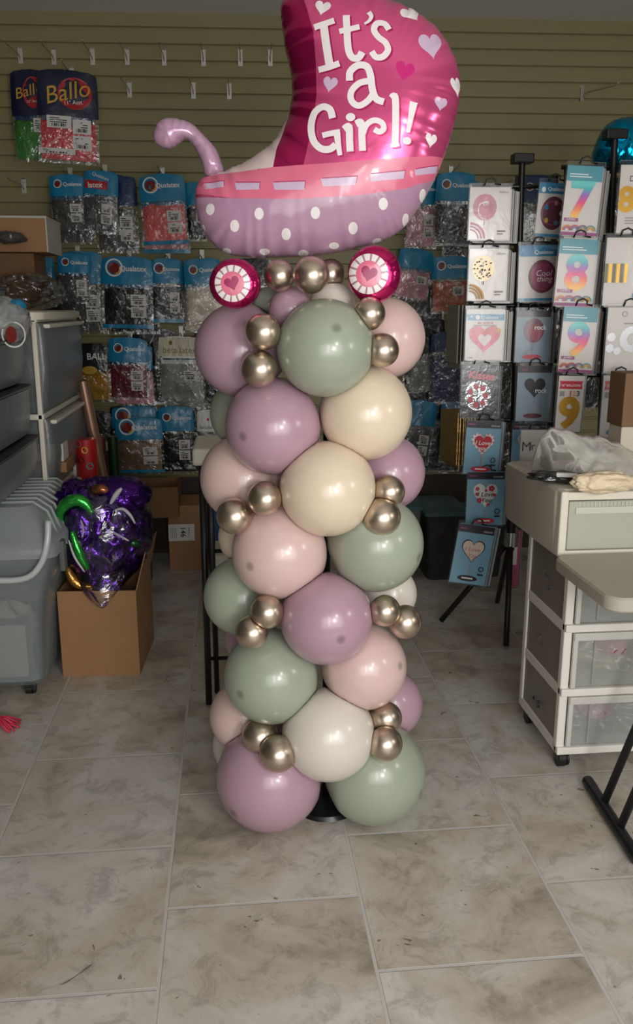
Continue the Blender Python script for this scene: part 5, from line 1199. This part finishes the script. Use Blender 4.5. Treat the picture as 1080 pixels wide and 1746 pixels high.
for xm in (0, 1):
    dx = Vector((xm*.62, 0, 0)); bm = NB(); tube(bm, [p0+dx-O, p1+dx-O], .018, 12); fl_ = obj('foot_tube', bm, LM, ft, smooth='auto')
    for p, q in ((p0, p1), (p1, p0)):
        bm = NB(); d = (p-q).normalized(); tube(bm, [p+dx-O-d*.045, p+dx-O+d*.004], .0185, 12, rs=[.0185, .0182]); obj('rubber_end', bm, CASTM, fl_, smooth='auto')
    for t in (.34, .66):
        a = p0.lerp(p1, t)+dx-O; bm = NB(); b = Vector((a.x+(.22 if xm == 0 else -.2), a.y+.0, tz-.045)); tube(bm, [a, b], .0125, 10); obj('leg', bm, LM, ft, smooth=True)
# cartons on the beige unit, cut by the picture edge
q0 = pF(1061, 728, 2.86); q1 = pF(1061, 636, 2.86)
carton('carton', q0.x, q0.x+.20, q0.y, q0.y+.10, uz1+.001, q0.z, mat('cream_card', (206, 196, 176), .7), 'cream carton on the beige drawer unit, under the brown box', cat='cardboard box')
carton('cardboard_box', q0.x-.006, q0.x+.22, q0.y-.01, q0.y+.11, q0.z+.002, q1.z, mat('brown_card', (122, 90, 62), .7), 'brown cardboard box stacked on the cream carton at the right edge')
# clear bag lying on the unit with a black pack and cream balloons
zt_ = uz1+.001
def on(px, py, z): return pZ(px, py, z)
c = on(948, 812, zt_+.02)
bm = NB(); blob(bm, (0, 0, 0), (.085, .035, .018), .3, 2.5, 4, 61); o = obj('black_balloon_pack', bm, mat('glossy_black_bag', (24, 26, 26), .25, coat=.8, bump=.8, bscale=20), smooth=True); o.location = c; o.rotation_euler[2] = -.35; tag(o, 'glossy black balloon pack with white label on the beige drawer unit', 'balloon pack')
bm = NB(); box(bm, -.0, .065, -.036, -.016, .004, .017, .003); p_ = obj('white_label', bm, WHT, o)
c = on(1030, 822, zt_+.028)
bm = NB(); blob(bm, (0, 0, 0), (.10, .05, .034), .16, 2.6, 5, 63); o = obj('cream_balloon_pack', bm, mat('cream_balloons', (228, 208, 176), .5, bump=1.0, bscale=16), smooth=True); o.location = c; tag(o, 'heap of cream balloons under the clear bag on the beige drawer unit', 'balloon pack')
def bagpt(px, py, F): return pF(px, py, F)
bm = NB(); NXB, NZB = 34, 20
top = spline([(915, 775), (922, 745), (940, 731), (965, 733), (1000, 742), (1030, 746), (1060, 758), (1100, 790)], 5)
botl = spline([(918, 790), (940, 812), (965, 818), (985, 826), (1005, 830), (1030, 834), (1062, 836), (1100, 838)], 5)
V = {}
for i in range(len(top)):
    for j in range(NZB+1):
        t = j/NZB; a = top[i]; b = botl[i]; bF = (zt_ and 2.62); P0 = pF(a[0], a[1], 2.80); P1 = pZ(b[0], b[1], zt_+.004)
        s = t; p = P0.lerp(P1, s); p.y -= .035*math.sin(PI*t)
        p.z += .012*noise.noise(Vector((i*.35, j*.25, 2)))+.006*noise.noise(Vector((i*.9, j*.2, 5))); p.z = max(p.z, zt_+.003)
        V[i, j] = bm.verts.new(p)
n0 = len(top)
for i in range(n0):      # back side down to the surface
    P0 = V[i, 0].co; V[i, -1] = bm.verts.new((P0.x, P0.y+.04, max(zt_+.003, P0.z-.06))); V[i, -2] = bm.verts.new((P0.x, P0.y+.05, zt_+.003))
for i in range(n0-1):
    for j in range(NZB): bm.faces.new((V[i, j], V[i, j+1], V[i+1, j+1], V[i+1, j]))
    bm.faces.new((V[i, -1], V[i, 0], V[i+1, 0], V[i+1, -1])); bm.faces.new((V[i, -2], V[i, -1], V[i+1, -1], V[i+1, -2]))
o = obj('clear_plastic_bag', bm, film('lying_poly_bag', (206, 204, 196), .16, .2, .8, 11), smooth=True); tag(o, 'crumpled clear plastic bag lying on the beige drawer unit over the cream balloons', 'plastic bag')
